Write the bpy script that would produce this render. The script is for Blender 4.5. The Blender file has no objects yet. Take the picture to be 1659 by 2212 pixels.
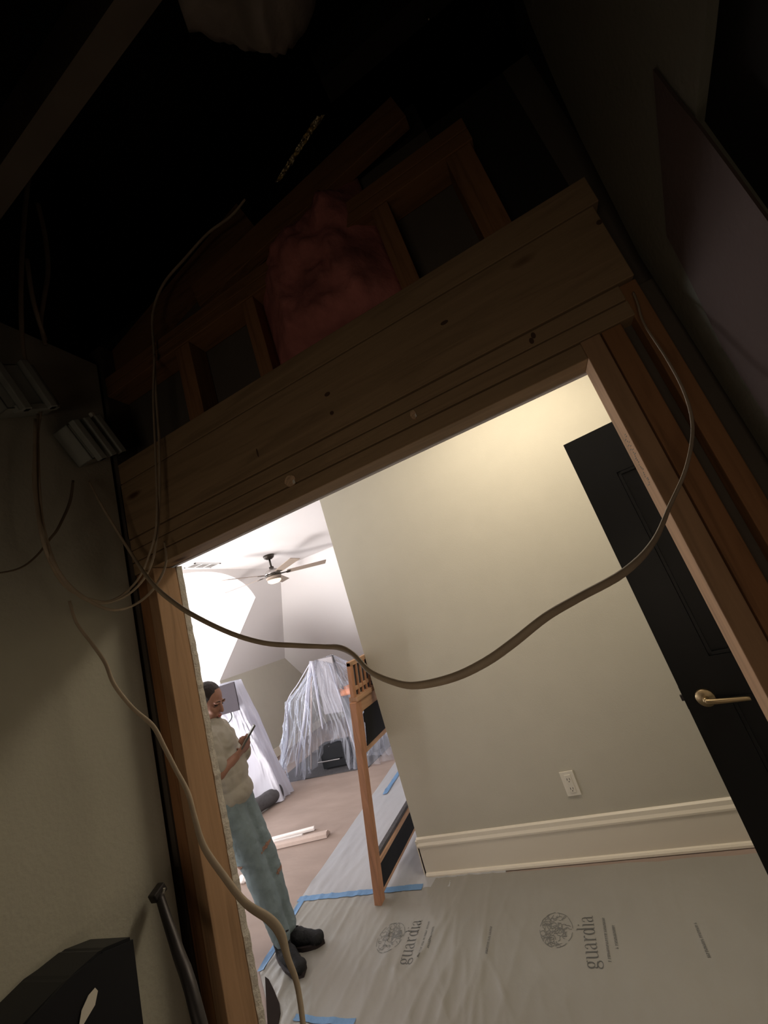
import bpy, bmesh, math, random
from mathutils import Vector, Matrix, noise
random.seed(7)
S = bpy.context.scene
C = S.collection
PI = math.pi
def V(*a): return Vector(a if len(a) > 1 else a[0])

# ------------------------------------------------------------------ camera, world, light, exposure
cam = bpy.data.objects.new('camera', bpy.data.cameras.new('camera'))
C.objects.link(cam)
cam.data.sensor_fit = 'HORIZONTAL'; cam.data.sensor_width = 36.0
cam.data.lens = 856.0 / 1659.0 * 36.0
cam.data.clip_start = 0.02; cam.data.clip_end = 100
CR = Matrix(((0.8730481, 0.3741257, 0.3127570), (0.3810415, -0.1231760, -0.9163160), (-0.3042932, 0.9191614, -0.2500960)))
cam.matrix_world = Matrix.Translation((0, 0, 1.6)) @ CR.to_4x4()
S.camera = cam
W = bpy.data.worlds.new('sky'); S.world = W; W.use_nodes = True
W.node_tree.nodes['Background'].inputs[0].default_value = (0.62, 0.78, 1.0, 1)
W.node_tree.nodes['Background'].inputs[1].default_value = 1.2

def area(name, loc, target, sx, sy, power, col, spread=PI):
    L = bpy.data.lights.new(name, 'AREA'); L.shape = 'RECTANGLE'; L.size = sx; L.size_y = sy
    L.energy = power; L.color = col; L.spread = spread
    o = bpy.data.objects.new(name, L); C.objects.link(o); o.location = loc
    o.rotation_euler = (V(target) - V(loc)).to_track_quat('-Z', 'Y').to_euler()
    return o
# daylight through the dormer window and warm lamps in the hall, plus added fills without a source
area('daylight_dormer', (-7.5, 3.87, 1.75), (0, 3.87, 1.2), 2.6, 2.2, 230, (0.92, 0.94, 1.0))
area('room_upward_fill', (-4.3, 1.3, 0.8), (-2.3, 5.3, 3.2), 1.5, 1.4, 78, (1.0, 0.955, 0.95), math.radians(115))  # added fill aimed up at slopes and ceiling, no window here
area('hall_downlight', (0.15, 2.05, 2.86), (0.0, 2.75, 0.6), 1.0, 0.5, 17, (1.0, 0.86, 0.66))
area('closet_fill', (-0.35, -1.0, 1.15), (-0.35, 0.9, 1.32), 0.7, 0.5, 0.8, (1.0, 0.80, 0.60), math.radians(92))  # added warm fill behind the camera to lift the dark framing
area('room_far_fill', (0.4, 6.4, 1.3), (-2.6, 4.0, 1.6), 1.0, 1.0, 12, (0.95, 0.92, 1.0))  # added weak fill from the far end, no window there
S.view_settings.view_transform = 'Standard'; S.view_settings.look = 'None'
S.view_settings.exposure = 0.45; S.view_settings.gamma = 1.0; S.view_settings.use_curve_mapping = False

# ------------------------------------------------------------------ materials
def mat(name, col, rough=.7, metal=0.0, spec=.3, bump=0.0, bscale=40, var=0.0, vscale=6, stretch=None, alpha=1.0, coat=0.0):
    m = bpy.data.materials.new(name); m.use_nodes = True
    nt = m.node_tree; b = nt.nodes['Principled BSDF']
    b.inputs['Base Color'].default_value = (*col, 1); b.inputs['Roughness'].default_value = rough
    b.inputs['Metallic'].default_value = metal; b.inputs['Specular IOR Level'].default_value = spec
    b.inputs['Alpha'].default_value = alpha; b.inputs['Coat Weight'].default_value = coat
    tc = nt.nodes.new('ShaderNodeTexCoord'); mp = nt.nodes.new('ShaderNodeMapping')
    nt.links.new(tc.outputs['Object'], mp.inputs[0])
    if stretch: mp.inputs['Scale'].default_value = stretch
    if var > 0:
        n = nt.nodes.new('ShaderNodeTexNoise'); n.inputs['Scale'].default_value = vscale; n.inputs['Detail'].default_value = 6
        nt.links.new(mp.outputs[0], n.inputs[0])
        r = nt.nodes.new('ShaderNodeValToRGB')
        r.color_ramp.elements[0].position = .3; r.color_ramp.elements[1].position = .72
        r.color_ramp.elements[0].color = (*[c * (1 - var) for c in col], 1)
        r.color_ramp.elements[1].color = (*[min(1, c * (1 + var)) for c in col], 1)
        nt.links.new(n.outputs[0], r.inputs[0]); nt.links.new(r.outputs[0], b.inputs['Base Color'])
    if bump > 0:
        n2 = nt.nodes.new('ShaderNodeTexNoise'); n2.inputs['Scale'].default_value = bscale; n2.inputs['Detail'].default_value = 5
        nt.links.new(mp.outputs[0], n2.inputs[0])
        bp = nt.nodes.new('ShaderNodeBump'); bp.inputs['Strength'].default_value = bump; bp.inputs['Distance'].default_value = .01
        nt.links.new(n2.outputs[0], bp.inputs['Height']); nt.links.new(bp.outputs[0], b.inputs['Normal'])
    return m

def wood(name, col, axis='X', dark=.55, knots=True):
    """pine: long grain lines along one axis, a few knots"""
    m = bpy.data.materials.new(name); m.use_nodes = True
    nt = m.node_tree; b = nt.nodes['Principled BSDF']; L = nt.links
    b.inputs['Roughness'].default_value = .75; b.inputs['Specular IOR Level'].default_value = .2
    tc = nt.nodes.new('ShaderNodeTexCoord'); mp = nt.nodes.new('ShaderNodeMapping')
    sc = {'X': (1.2, 16, 16), 'Y': (16, 1.2, 16), 'Z': (16, 16, 1.2)}[axis]
    mp.inputs['Scale'].default_value = sc
    L.new(tc.outputs['Object'], mp.inputs[0])
    n = nt.nodes.new('ShaderNodeTexNoise'); n.inputs['Scale'].default_value = 2.4; n.inputs['Detail'].default_value = 7
    n.inputs['Distortion'].default_value = 1.1
    L.new(mp.outputs[0], n.inputs[0])
    r = nt.nodes.new('ShaderNodeValToRGB'); e = r.color_ramp.elements
    e[0].position = .28; e[0].color = (*[c * dark for c in col], 1)
    e[1].position = .66; e[1].color = (*[min(1, c * 1.12) for c in col], 1)
    k = e.new(.46); k.color = (*col, 1)
    L.new(n.outputs[0], r.inputs[0])
    out = r.outputs[0]
    if knots:
        mk = nt.nodes.new('ShaderNodeMapping')
        mk.inputs['Scale'].default_value = {'X': (3.2, 9, 9), 'Y': (9, 3.2, 9), 'Z': (9, 9, 3.2)}[axis]
        L.new(tc.outputs['Object'], mk.inputs[0])
        vo = nt.nodes.new('ShaderNodeTexVoronoi'); vo.inputs['Scale'].default_value = 1.0
        L.new(mk.outputs[0], vo.inputs[0])
        cr = nt.nodes.new('ShaderNodeValToRGB'); cr.color_ramp.elements[0].position = .05; cr.color_ramp.elements[1].position = .14
        cr.color_ramp.elements[0].color = (.30, .22, .16, 1); cr.color_ramp.elements[1].color = (1, 1, 1, 1)
        L.new(vo.outputs['Distance'], cr.inputs[0])
        mx = nt.nodes.new('ShaderNodeMix'); mx.data_type = 'RGBA'; mx.blend_type = 'MULTIPLY'; mx.inputs[0].default_value = 1
        L.new(out, mx.inputs[6]); L.new(cr.outputs[0], mx.inputs[7]); out = mx.outputs[2]
    L.new(out, b.inputs['Base Color'])
    bp = nt.nodes.new('ShaderNodeBump'); bp.inputs['Strength'].default_value = .25; bp.inputs['Distance'].default_value = .004
    L.new(n.outputs[0], bp.inputs['Height']); L.new(bp.outputs[0], b.inputs['Normal'])
    return m

def film(name, col, clear, rough=.22, crinkle=60, strength=.6):
    """thin polythene: part see-through, part milky, glossy"""
    m = bpy.data.materials.new(name); m.use_nodes = True
    nt = m.node_tree; b = nt.nodes['Principled BSDF']; L = nt.links
    b.inputs['Base Color'].default_value = (*col, 1); b.inputs['Roughness'].default_value = rough
    b.inputs['Specular IOR Level'].default_value = .7
    tr = nt.nodes.new('ShaderNodeBsdfTransparent'); tr.inputs[0].default_value = (.97, .98, 1, 1)
    tl = nt.nodes.new('ShaderNodeBsdfTranslucent'); tl.inputs[0].default_value = (*col, 1)
    tc = nt.nodes.new('ShaderNodeTexCoord')
    mp = nt.nodes.new('ShaderNodeMapping'); mp.inputs['Scale'].default_value = (1, 1, .22)
    L.new(tc.outputs['Object'], mp.inputs[0])
    n = nt.nodes.new('ShaderNodeTexNoise'); n.inputs['Scale'].default_value = crinkle; n.inputs['Detail'].default_value = 4
    n.inputs['Distortion'].default_value = .8
    L.new(mp.outputs[0], n.inputs[0])
    bp = nt.nodes.new('ShaderNodeBump'); bp.inputs['Strength'].default_value = strength; bp.inputs['Distance'].default_value = .012
    L.new(n.outputs[0], bp.inputs['Height']); L.new(bp.outputs[0], b.inputs['Normal'])
    m1 = nt.nodes.new('ShaderNodeMixShader'); m1.inputs[0].default_value = .35
    L.new(b.outputs[0], m1.inputs[1]); L.new(tl.outputs[0], m1.inputs[2])
    lw = nt.nodes.new('ShaderNodeLayerWeight'); lw.inputs[0].default_value = .35
    mr = nt.nodes.new('ShaderNodeMapRange'); mr.inputs[3].default_value = 1 - clear; mr.inputs[4].default_value = min(1, 1.25 - clear * .7)
    L.new(lw.outputs['Facing'], mr.inputs[0])
    m2 = nt.nodes.new('ShaderNodeMixShader')
    L.new(mr.outputs[0], m2.inputs[0]); L.new(tr.outputs[0], m2.inputs[1]); L.new(m1.outputs[0], m2.inputs[2])
    L.new(m2.outputs[0], nt.nodes['Material Output'].inputs[0])
    return m

def emis(name, col, st):
    m = bpy.data.materials.new(name); m.use_nodes = True
    b = m.node_tree.nodes['Principled BSDF']; b.inputs['Base Color'].default_value = (*col, 1)
    b.inputs['Emission Color'].default_value = (*col, 1); b.inputs['Emission Strength'].default_value = st
    return m

M = dict(
    hall=mat('hall_wall_paint', (.56, .53, .44), .6, bump=.08, bscale=180, var=.02),
    trim=mat('trim_paint', (.82, .76, .64), .35, spec=.5),
    room=mat('room_wall_paint', (.74, .70, .69), .75, bump=.05, bscale=120),
    ceil=mat('ceiling_paint', (.80, .765, .74), .8),
    paper=mat('rosin_paper', (.33, .255, .215), .8, var=.10, vscale=2.5, stretch=(1, 3, 1), bump=.15, bscale=14),
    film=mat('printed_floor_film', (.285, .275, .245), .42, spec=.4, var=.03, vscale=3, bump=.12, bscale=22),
    tape=mat('blue_tape', (.14, .27, .46), .6, bump=.2, bscale=60),
    ink=mat('black_ink', (.10, .10, .095), .7), film_lit=mat('printed_floor_film_daylit', (.40, .405, .42), .3, spec=.5, var=.03, vscale=3, bump=.12, bscale=22), ink2=mat('faint_ink', (.15, .15, .14), .7),  # far strip is the same film, daylight sheen put into its colour
    door=mat('black_door_paint', (.007, .0075, .007), .42, spec=.25, bump=.03, bscale=80),
    brass=mat('aged_brass', (.36, .27, .15), .38, metal=1.0),
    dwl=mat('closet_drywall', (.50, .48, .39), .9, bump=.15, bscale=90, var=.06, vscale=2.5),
    dwg=mat('closet_drywall_olive_shade', (.15, .145, .11), .9, bump=.15, bscale=90, var=.06, vscale=2.5),  # olive and brown sheets: right wall's shade put into the drywall colour
    dwr=mat('closet_drywall_brown_shade', (.085, .058, .048), .9, bump=.15, bscale=70, var=.08, vscale=3),
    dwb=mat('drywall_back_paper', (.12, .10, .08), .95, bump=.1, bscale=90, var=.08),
    gyp=mat('gypsum_edge', (.80, .76, .68), .95, bump=.3, bscale=160, var=.15, vscale=40),
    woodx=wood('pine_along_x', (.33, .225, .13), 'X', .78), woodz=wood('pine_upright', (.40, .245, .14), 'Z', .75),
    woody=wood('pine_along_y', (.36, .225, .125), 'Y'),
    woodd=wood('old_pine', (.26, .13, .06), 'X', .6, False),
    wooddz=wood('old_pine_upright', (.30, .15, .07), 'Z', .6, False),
    wgate=wood('orange_pine_upright', (.50, .26, .155), 'Z', .75), wgatey=wood('orange_pine_along', (.52, .32, .20), 'Y', .8, False),
    floor_gap=mat('dark_bare_floor', (.02, .014, .011), .95, spec=.05), knot=mat('knot_wood', (.09, .05, .028), .8), joist=mat('weathered_joist', (.26, .22, .18), .9, var=.15, vscale=5), hole=mat('drilled_wood', (.62, .42, .27), .85, var=.3, vscale=60, bump=.5, bscale=100),
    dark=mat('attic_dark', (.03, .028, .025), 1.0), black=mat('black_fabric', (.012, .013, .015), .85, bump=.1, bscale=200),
    blackpl=mat('black_plastic', (.012, .013, .016), .5),
    slate=mat('grey_rubber', (.085, .082, .085), .8, bump=.4, bscale=90, var=.15, vscale=30),
    steel=mat('dark_steel', (.06, .055, .055), .45, metal=.6), steel2=mat('bright_steel', (.6, .58, .55), .25, metal=1),
    pvc=mat('grey_plastic_box', (.34, .355, .32), .55, var=.1, vscale=20), pvcd=mat('dark_slot', (.01, .01, .01), .9),
    cable=mat('cable_jacket', (.40, .32, .23), .55, spec=.35, var=.12, vscale=20), cabled=mat('brown_cable', (.20, .15, .10), .5),
    insul=mat('pink_insulation', (.46, .17, .15), 1.0, bump=1.0, bscale=18, var=.35, vscale=9),
    crump=mat('crumpled_grey_plastic', (.42, .38, .34), .4, bump=1.0, bscale=12),
    foil=mat('foil_strip', (.85, .74, .48), .4, metal=1.0, bump=1.0, bscale=60),
    plate=mat('ivory_plate', (.80, .76, .66), .4), slot=mat('outlet_slot', (.10, .09, .08), .8),
    fanb=mat('fan_blade_wood', (.30, .24, .19), .5, var=.1, vscale=8, stretch=(1, 8, 1)), fanm=mat('fan_bronze', (.07, .06, .05), .4, metal=.7),
    fann=mat('fan_nickel', (.45, .42, .40), .3, metal=.9), glow=emis('fan_lamp_glass', (1.0, .78, .52), 1.1),
    vent=mat('vent_white', (.75, .72, .68), .5), ventd=mat('vent_dark', (.12, .11, .11), .8),
    skin=mat('skin', (.27, .135, .09), .55, bump=.05, bscale=120), hair=mat('dark_hair', (.02, .013, .01), .45, bump=.8, bscale=90, stretch=(6, 1, 1)),
    shirt=mat('cream_sweatshirt', (.33, .305, .25), .9, bump=.5, bscale=13, var=.05, vscale=10),
    jeans=mat('washed_blue_jeans', (.165, .215, .225), .85, bump=.25, bscale=60, var=.16, vscale=9),
    patch=mat('ripped_denim_threads', (.27, .155, .11), .9, bump=1, bscale=80),
    lip=mat('lips', (.33, .11, .09), .5), eye=mat('eye_dark', (.03, .02, .015), .3), brow=mat('eyebrow', (.05, .03, .02), .9),
    shoe=mat('black_shoe', (.010, .011, .012), .7, bump=.5, bscale=70), sole=mat('dark_sole', (.03, .022, .022), .7), lace=mat('lace', (.02, .02, .02), .9),
    phone=mat('phone_back', (.20, .20, .16), .35), case=mat('phone_case', (.07, .07, .06), .5), 
    drape=film('clear_plastic_sheet', (.80, .83, .92), .88, .15, 34, 1.0), drape2=film('milky_plastic_sheet', (.70, .70, .78), .10, .35, 26, .4),
    mdark=mat('covered_dark_grey', (.13, .13, .14), .8), mpan=mat('covered_panel_grey', (.06, .053, .06), .9, spec=.05), mgrey=mat('covered_grey', (.33, .31, .32), .8), morange=mat('covered_orange', (.75, .26, .10), .6),
    mdf=mat('moulding_primer', (.50, .40, .35), .6, var=.05, vscale=20), mdfw=mat('moulding_white', (.85, .80, .77), .5),
    frame=mat('window_white', (.8, .8, .8), .5),
)

# ------------------------------------------------------------------ helpers
def link(name, me, m, parent=None):
    o = bpy.data.objects.new(name, me); C.objects.link(o)
    if m is not None:
        for x in (m if isinstance(m, (list, tuple)) else [m]): me.materials.append(x)
    if parent is not None:
        o.parent = parent
        o.matrix_parent_inverse = Matrix.Translation(-parent.location) if parent.parent is None else parent.matrix_parent_inverse.copy()
        if parent.parent is not None:
            o.matrix_parent_inverse = (parent.parent_offset if hasattr(parent, 'parent_offset') else Matrix.Identity(4))
    return o
ROOT = {}
def obj(name, bm, m, parent=None, smooth=False):
    """links a bmesh (world coordinates) as one object, origin at the middle of its base"""
    bmesh.ops.recalc_face_normals(bm, faces=bm.faces)
    me = bpy.data.meshes.new(name)
    xs = [v.co.x for v in bm.verts]; ys = [v.co.y for v in bm.verts]; zs = [v.co.z for v in bm.verts]
    org = V((min(xs) + max(xs)) / 2, (min(ys) + max(ys)) / 2, min(zs))
    for v in bm.verts: v.co -= org
    if smooth:
        for f in bm.faces: f.smooth = True
    bm.to_mesh(me); bm.free()
    o = bpy.data.objects.new(name, me); C.objects.link(o)
    for x in (m if isinstance(m, (list, tuple)) else [m]): me.materials.append(x)
    po = ROOT.get(parent.name, V(0, 0, 0)) if parent is not None else V(0, 0, 0)
    if parent is not None: o.parent = parent
    o.location = org - po
    ROOT[o.name] = org
    return o
def thing(name, label, cat, loc, group=None):
    o = bpy.data.objects.new(name, None); C.objects.link(o); o.location = loc; o.empty_display_size = .05
    o['label'] = label; o['category'] = cat
    if group: o['group'] = group
    ROOT[o.name] = V(loc)
    return o
def tag(o, label, cat, group=None, kind=None):
    o['label'] = label; o['category'] = cat
    if group: o['group'] = group
    if kind: o['kind'] = kind
    return o
def struct(name, bm, m, label=None, parent=None, smooth=False):
    o = obj(name, bm, m, parent, smooth)
    if parent is None: o['kind'] = 'structure'
    if label: o['label'] = label; 
    if parent is None: o['category'] = name.split('_')[0]
    return o
def B(): return bmesh.new()
def box(bm, a, b, rot=None, piv=None, bev=0.0, mi=0):
    a = V(a); b = V(b)
    vs = [bm.verts.new((x, y, z)) for x in (a.x, b.x) for y in (a.y, b.y) for z in (a.z, b.z)]
    fs = [(0, 1, 3, 2), (4, 6, 7, 5), (0, 4, 5, 1), (2, 3, 7, 6), (0, 2, 6, 4), (1, 5, 7, 3)]
    F = [bm.faces.new([vs[i] for i in f]) for f in fs]
    for f in F: f.material_index = mi
    if bev > 0:
        es = list({e for f in F for e in f.edges})
        r = bmesh.ops.bevel(bm, geom=es, offset=bev, segments=2, affect='EDGES', profile=.5)
        vs = list({v for f in r['faces'] for v in f.verts} | {v for v in vs if v.is_valid})
    if rot is not None:
        bmesh.ops.rotate(bm, verts=vs, cent=V(piv) if piv is not None else (a + b) / 2, matrix=rot)
    return vs
def poly(bm, pts, mi=0):
    f = bm.faces.new([bm.verts.new(p) for p in pts]); f.material_index = mi; return f
def prism(bm, pts, off):
    """polygon pts swept by vector off"""
    off = V(off); a = [bm.verts.new(p) for p in pts]; b = [bm.verts.new(V(p) + off) for p in pts]
    bm.faces.new(a); bm.faces.new(b[::-1]); n = len(a)
    for i in range(n): bm.faces.new((a[i], b[i], b[(i + 1) % n], a[(i + 1) % n]))
def cr(P, n):
    """Catmull-Rom through the tuples P"""
    P = [Vector(p) if len(p) <= 3 else Vector(p[:4]) for p in P]; out = []
    for i in range(len(P) - 1):
        p0 = P[max(i - 1, 0)]; p1 = P[i]; p2 = P[i + 1]; p3 = P[min(i + 2, len(P) - 1)]
        for k in range(n):
            t = k / n
            out.append(.5 * ((2 * p1) + (p2 - p0) * t + (2 * p0 - 5 * p1 + 4 * p2 - p3) * t * t + (3 * p1 - p0 - 3 * p2 + p3) * t ** 3))
    out.append(P[-1]); return out
def tube(bm, pts, seg=8, n=5, flat=1.0, rad=None, closed_ends=True):
    Q = cr([tuple(p) + ((rad,) if rad else ()) for p in pts], n) if n > 1 else [Vector(tuple(p) + ((rad,) if rad else ())) for p in pts]
    up = V(0, 0, 1); rings = []; prev = None
    for i, q in enumerate(Q):
        p = q.to_3d(); r = q[3]
        d = (Q[min(i + 1, len(Q) - 1)].to_3d() - Q[max(i - 1, 0)].to_3d()).normalized()
        if prev is None: prev = d.orthogonal().normalized()
        s = (prev - d * prev.dot(d)).normalized(); u = d.cross(s); prev = s
        rings.append([bm.verts.new(p + (s * math.cos(2 * PI * k / seg) + u * math.sin(2 * PI * k / seg) * flat) * r) for k in range(seg)])
    for a, b in zip(rings, rings[1:]):
        for k in range(seg): bm.faces.new((a[k], a[(k + 1) % seg], b[(k + 1) % seg], b[k]))
    if closed_ends: bm.faces.new(rings[0][::-1]); bm.faces.new(rings[-1])
def cyl(bm, p0, p1, r0, r1=None, seg=20):
    tube(bm, [tuple(p0) + (r0,), tuple(p1) + (r1 if r1 is not None else r0,)], seg, 1)
def lathe(bm, c, prof, seg=28):
    c = V(c); rings = []
    for r, z in prof:
        rings.append([bm.verts.new(c + V(max(r, .0005) * math.cos(2 * PI * k / seg), max(r, .0005) * math.sin(2 * PI * k / seg), z)) for k in range(seg)])
    for a, b in zip(rings, rings[1:]):
        for k in range(seg): bm.faces.new((a[k], a[(k + 1) % seg], b[(k + 1) % seg], b[k]))
    bm.faces.new(rings[0][::-1]); bm.faces.new(rings[-1])
def capsule(bm, p0, r0, p1, r1, seg=14):
    p0 = V(p0); p1 = V(p1)
    for p, r in ((p0, r0), (p1, r1)):
        bmesh.ops.create_uvsphere(bm, u_segments=seg, v_segments=seg // 2 + 2, radius=r, matrix=Matrix.Translation(p))
    if (p1 - p0).length > 1e-5: cyl(bm, p0, p1, r0, r1, seg)
def ell(bm, c, r, rot=None, seg=18):
    m = Matrix.Translation(V(c)) @ (rot.to_4x4() if rot else Matrix.Identity(4)) @ Matrix.Diagonal((*r, 1))
    bmesh.ops.create_uvsphere(bm, u_segments=seg, v_segments=seg // 2 + 3, radius=1, matrix=m)
def fuse(name, bm, m, voxel, parent=None, sm=3, disp=None):
    """voxel-remesh overlapping volumes into one continuous skin"""
    me = bpy.data.meshes.new('tmp'); bm.to_mesh(me); bm.free()
    t = bpy.data.objects.new('tmp', me); C.objects.link(t)
    r = t.modifiers.new('r', 'REMESH'); r.mode = 'VOXEL'; r.voxel_size = voxel; r.use_smooth_shade = True
    s = t.modifiers.new('s', 'SMOOTH'); s.factor = .5; s.iterations = sm
    bpy.context.view_layer.update()
    me2 = bpy.data.meshes.new_from_object(t.evaluated_get(bpy.context.evaluated_depsgraph_get()))
    bpy.data.objects.remove(t); nb = B(); nb.from_mesh(me2)
    if disp:
        nb.normal_update()
        for v, n in [(v, v.normal.copy()) for v in nb.verts]: v.co += n * disp(v.co)
    return obj(name, nb, m, parent, True)

# ------------------------------------------------------------------ setting: hall and bright room beyond
bm = B(); box(bm, (-7.2, -1.4, -.12), (1.5, 8.0, -.004)); struct('floor', bm, M['paper'])
bm = B(); box(bm, (-7.2, .99, 2.9), (1.5, 5.6, 3.0)); struct('ceiling', bm, M['ceil'])
bm = B(); box(bm, (-1.43, 2.743, -.004), (1.15, 2.86, 2.9)); struct('wall_hall', bm, M['hall'], 'olive beige painted wall facing the framed opening')
bm = B(); box(bm, (1.02, 1.0, -.004), (1.15, 2.743, 2.9)); struct('wall_hall_right', bm, M['hall'])
bm = B(); box(bm, (1.15, .9, -.004), (1.3, 7.9, 3.0)); struct('wall_far_right', bm, M['room'])
# side of the room we look out from (hall side drywall, left of and above the opening)
bm = B(); box(bm, (-5.3, .997, -.004), (-1.16, 1.012, 2.9)); box(bm, (-5.3, .997, 1.99), (1.15, 1.012, 2.9)); box(bm, (.30, .997, -.004), (1.15, 1.012, 1.99))
struct('wall_opening', bm, M['room'])
# torn gypsum edge beside the left studs
bm = B(); n = 150
front = []; back = []
for i in range(n + 1):
    z = 1.985 * i / n
    j = noise.noise((z * 60, 3.1, 0)) * .004 + noise.noise((z * 14, 1.1, 0)) * .004
    front.append(bm.verts.new((-1.118 + j * .5, .9965, z))); back.append(bm.verts.new((-1.112 + j, 1.0135, z)))
fl = [bm.verts.new((-1.162, .9965, 1.985 * i / n)) for i in range(n + 1)]; bl = [bm.verts.new((-1.162, 1.0135, 1.985 * i / n)) for i in range(n + 1)]
for i in range(n):
    bm.faces.new((front[i], front[i + 1], back[i + 1], back[i])); bm.faces.new((fl[i], front[i], front[i + 1], fl[i + 1]) if 0 else (fl[i], fl[i + 1], front[i + 1], front[i]))
    bm.faces.new((back[i], back[i + 1], bl[i + 1], bl[i]))
struct('trim_1', bm, M['gyp'], 'torn white drywall edge beside the left stud')
# sloped ceilings, knee walls and arched dormer of the far room
bm = B()
poly(bm, [(-5.28, 5.13, 1.5), (-5.28, 6.84, 1.5), (-3.88, 5.44, 2.9), (-3.88, 5.13, 2.9)])
poly(bm, [(-5.28, 6.84, 1.5), (-5.28, 7.74, .6), (1.15, 7.74, .6), (1.15, 5.44, 2.9), (-3.88, 5.44, 2.9)])
poly(bm, [(-5.28, 1.0, 1.5), (-5.28, 2.61, 1.5), (-3.88, 2.61, 2.9), (-3.88, 1.0, 2.9)])
def arch(y): 
    R = 2.57; return 2.545 + (math.sqrt(max(R * R - (y - 3.87) ** 2, 0)) - math.sqrt(R * R - 1.26 ** 2))
NA = 28; ys = [2.61 + 2.52 * i / NA for i in range(NA + 1)]
for a, b in zip(ys, ys[1:]):
    za, zb = arch(a), arch(b)
    poly(bm, [(za - 6.78, a, za), (zb - 6.78, b, zb), (-3.88, b, 2.9), (-3.88, a, 2.9)])
bmesh.ops.remove_doubles(bm, verts=bm.verts, dist=1e-4)
o = struct('ceiling_slope', bm, M['ceil'], 'sloped ceiling planes with an arched dormer cut into them')
bm = B()
vf = []
for a in ys:
    za = arch(a); vf.append((bm.verts.new((za - 6.78, a, za)), bm.verts.new((-7.0, a, za))))
for p, q in zip(vf, vf[1:]): bm.faces.new((p[0], q[0], q[1], p[1])).smooth = True
struct('ceiling_vault', bm, M['ceil'], 'white curved vault of the arched dormer')
bm = B()
prism(bm, [(-5.28, 5.13, -.004), (-5.28, 5.13, 1.5), (-4.235, 5.13, 2.545), (-7.0, 5.13, 2.545), (-7.0, 5.13, -.004)], (0, .01, 0))
struct('wall_dormer_right', bm, M['ceil'])
bm = B()
prism(bm, [(-5.28, 2.61, -.004), (-5.28, 2.61, 1.5), (-4.235, 2.61, 2.545), (-7.0, 2.61, 2.545), (-7.0, 2.61, -.004)], (0, -.01, 0))
struct('wall_dormer_left', bm, M['ceil'])
bm = B(); prism(bm, [(-5.28, 5.14, -.004), (-5.28, 7.74, -.004), (-5.28, 7.74, .6), (-5.28, 6.84, 1.5), (-5.28, 5.14, 1.5)], (-.02, 0, 0))
struct('wall_knee', bm, M['hall'], 'grey knee wall under the sloped ceiling')
bm = B(); box(bm, (-5.3, 1.0, -.004), (-5.28, 2.60, 1.5)); struct('wall_knee_left', bm, M['room'])
bm = B(); box(bm, (-5.28, 7.74, -.004), (1.15, 7.86, .6)); struct('wall_knee_far', bm, M['hall'])
bm = B()   # end wall of the dormer with a window hole
for a, b in (((-7.1, 2.6, -.004), (-7.0, 5.14, .7)), ((-7.1, 2.6, 2.35), (-7.0, 5.14, 2.9)), ((-7.1, 2.6, .7), (-7.0, 2.9, 2.35)), ((-7.1, 4.84, .7), (-7.0, 5.14, 2.35))): box(bm, a, b)
struct('wall_dormer_end', bm, M['ceil'])
bm = B()
for a, b in (((-7.06, 2.9, .7), (-7.0, 2.96, 2.35)), ((-7.06, 4.78, .7), (-7.0, 4.84, 2.35)), ((-7.06, 3.84, .7), (-7.02, 3.90, 2.35)), ((-7.06, 2.9, .7), (-7.0, 4.84, .76)), ((-7.06, 2.9, 2.29), (-7.0, 4.84, 2.35)), ((-7.06, 2.9, 1.5), (-7.03, 4.84, 1.53))): box(bm, a, b)
struct('window_1', bm, M['frame'])
bm = B(); box(bm, (-5.28, 5.15, 0), (-5.266, 7.70, .14), bev=.003); struct('baseboard_knee', bm, M['trim'])

# tall moulded baseboard on the olive wall
bm = B()
prof = [(0, 0), (.016, 0), (.016, .012), (.016, .160), (.021, .163), (.021, .172), (.014, .186), (.012, .206), (.004, .214), (0, .214)]
prism(bm, [(1.02, 2.743 - p, z) for p, z in prof], (-2.458, 0, 0))
box(bm, (-1.446, 2.727, 0), (-1.43, 2.86, .2))
struct('baseboard_hall', bm, M['trim'], 'tall off-white baseboard with a moulded cap')
bm = B(); prism(bm, [(1.02, 2.727, 0), (1.02, 2.711, 0), (1.02, 2.712, .010), (1.02, 2.718, .018), (1.02, 2.727, .021)], (-2.45, 0, 0))
struct('trim_2', bm, M['trim'], 'quarter round shoe moulding at the foot of the baseboard')

# outlet
t = thing('wall_outlet', 'ivory duplex power outlet with cover plate on the olive wall', 'outlet', (-.369, 2.743, .325))
bm = B(); box(bm, (-.408, 2.737, .322), (-.330, 2.743, .452), bev=.002); obj('cover_plate', bm, M['plate'], t)
bm = B(); box(bm, (-.386, 2.7345, .340), (-.352, 2.7375, .434), bev=.001); rc = obj('receptacle', bm, M['plate'], t)
for z in (.362, .411):
    bm = B()
    for x in (-.377, -.363): box(bm, (x - .0015, 2.7335, z - .005), (x + .0015, 2.7348, z + .006))
    cyl(bm, (-.370, 2.7348, z - .012), (-.370, 2.7335, z - .012), .0028, seg=10)
    obj('slot', bm, M['slot'], rc)

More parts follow.
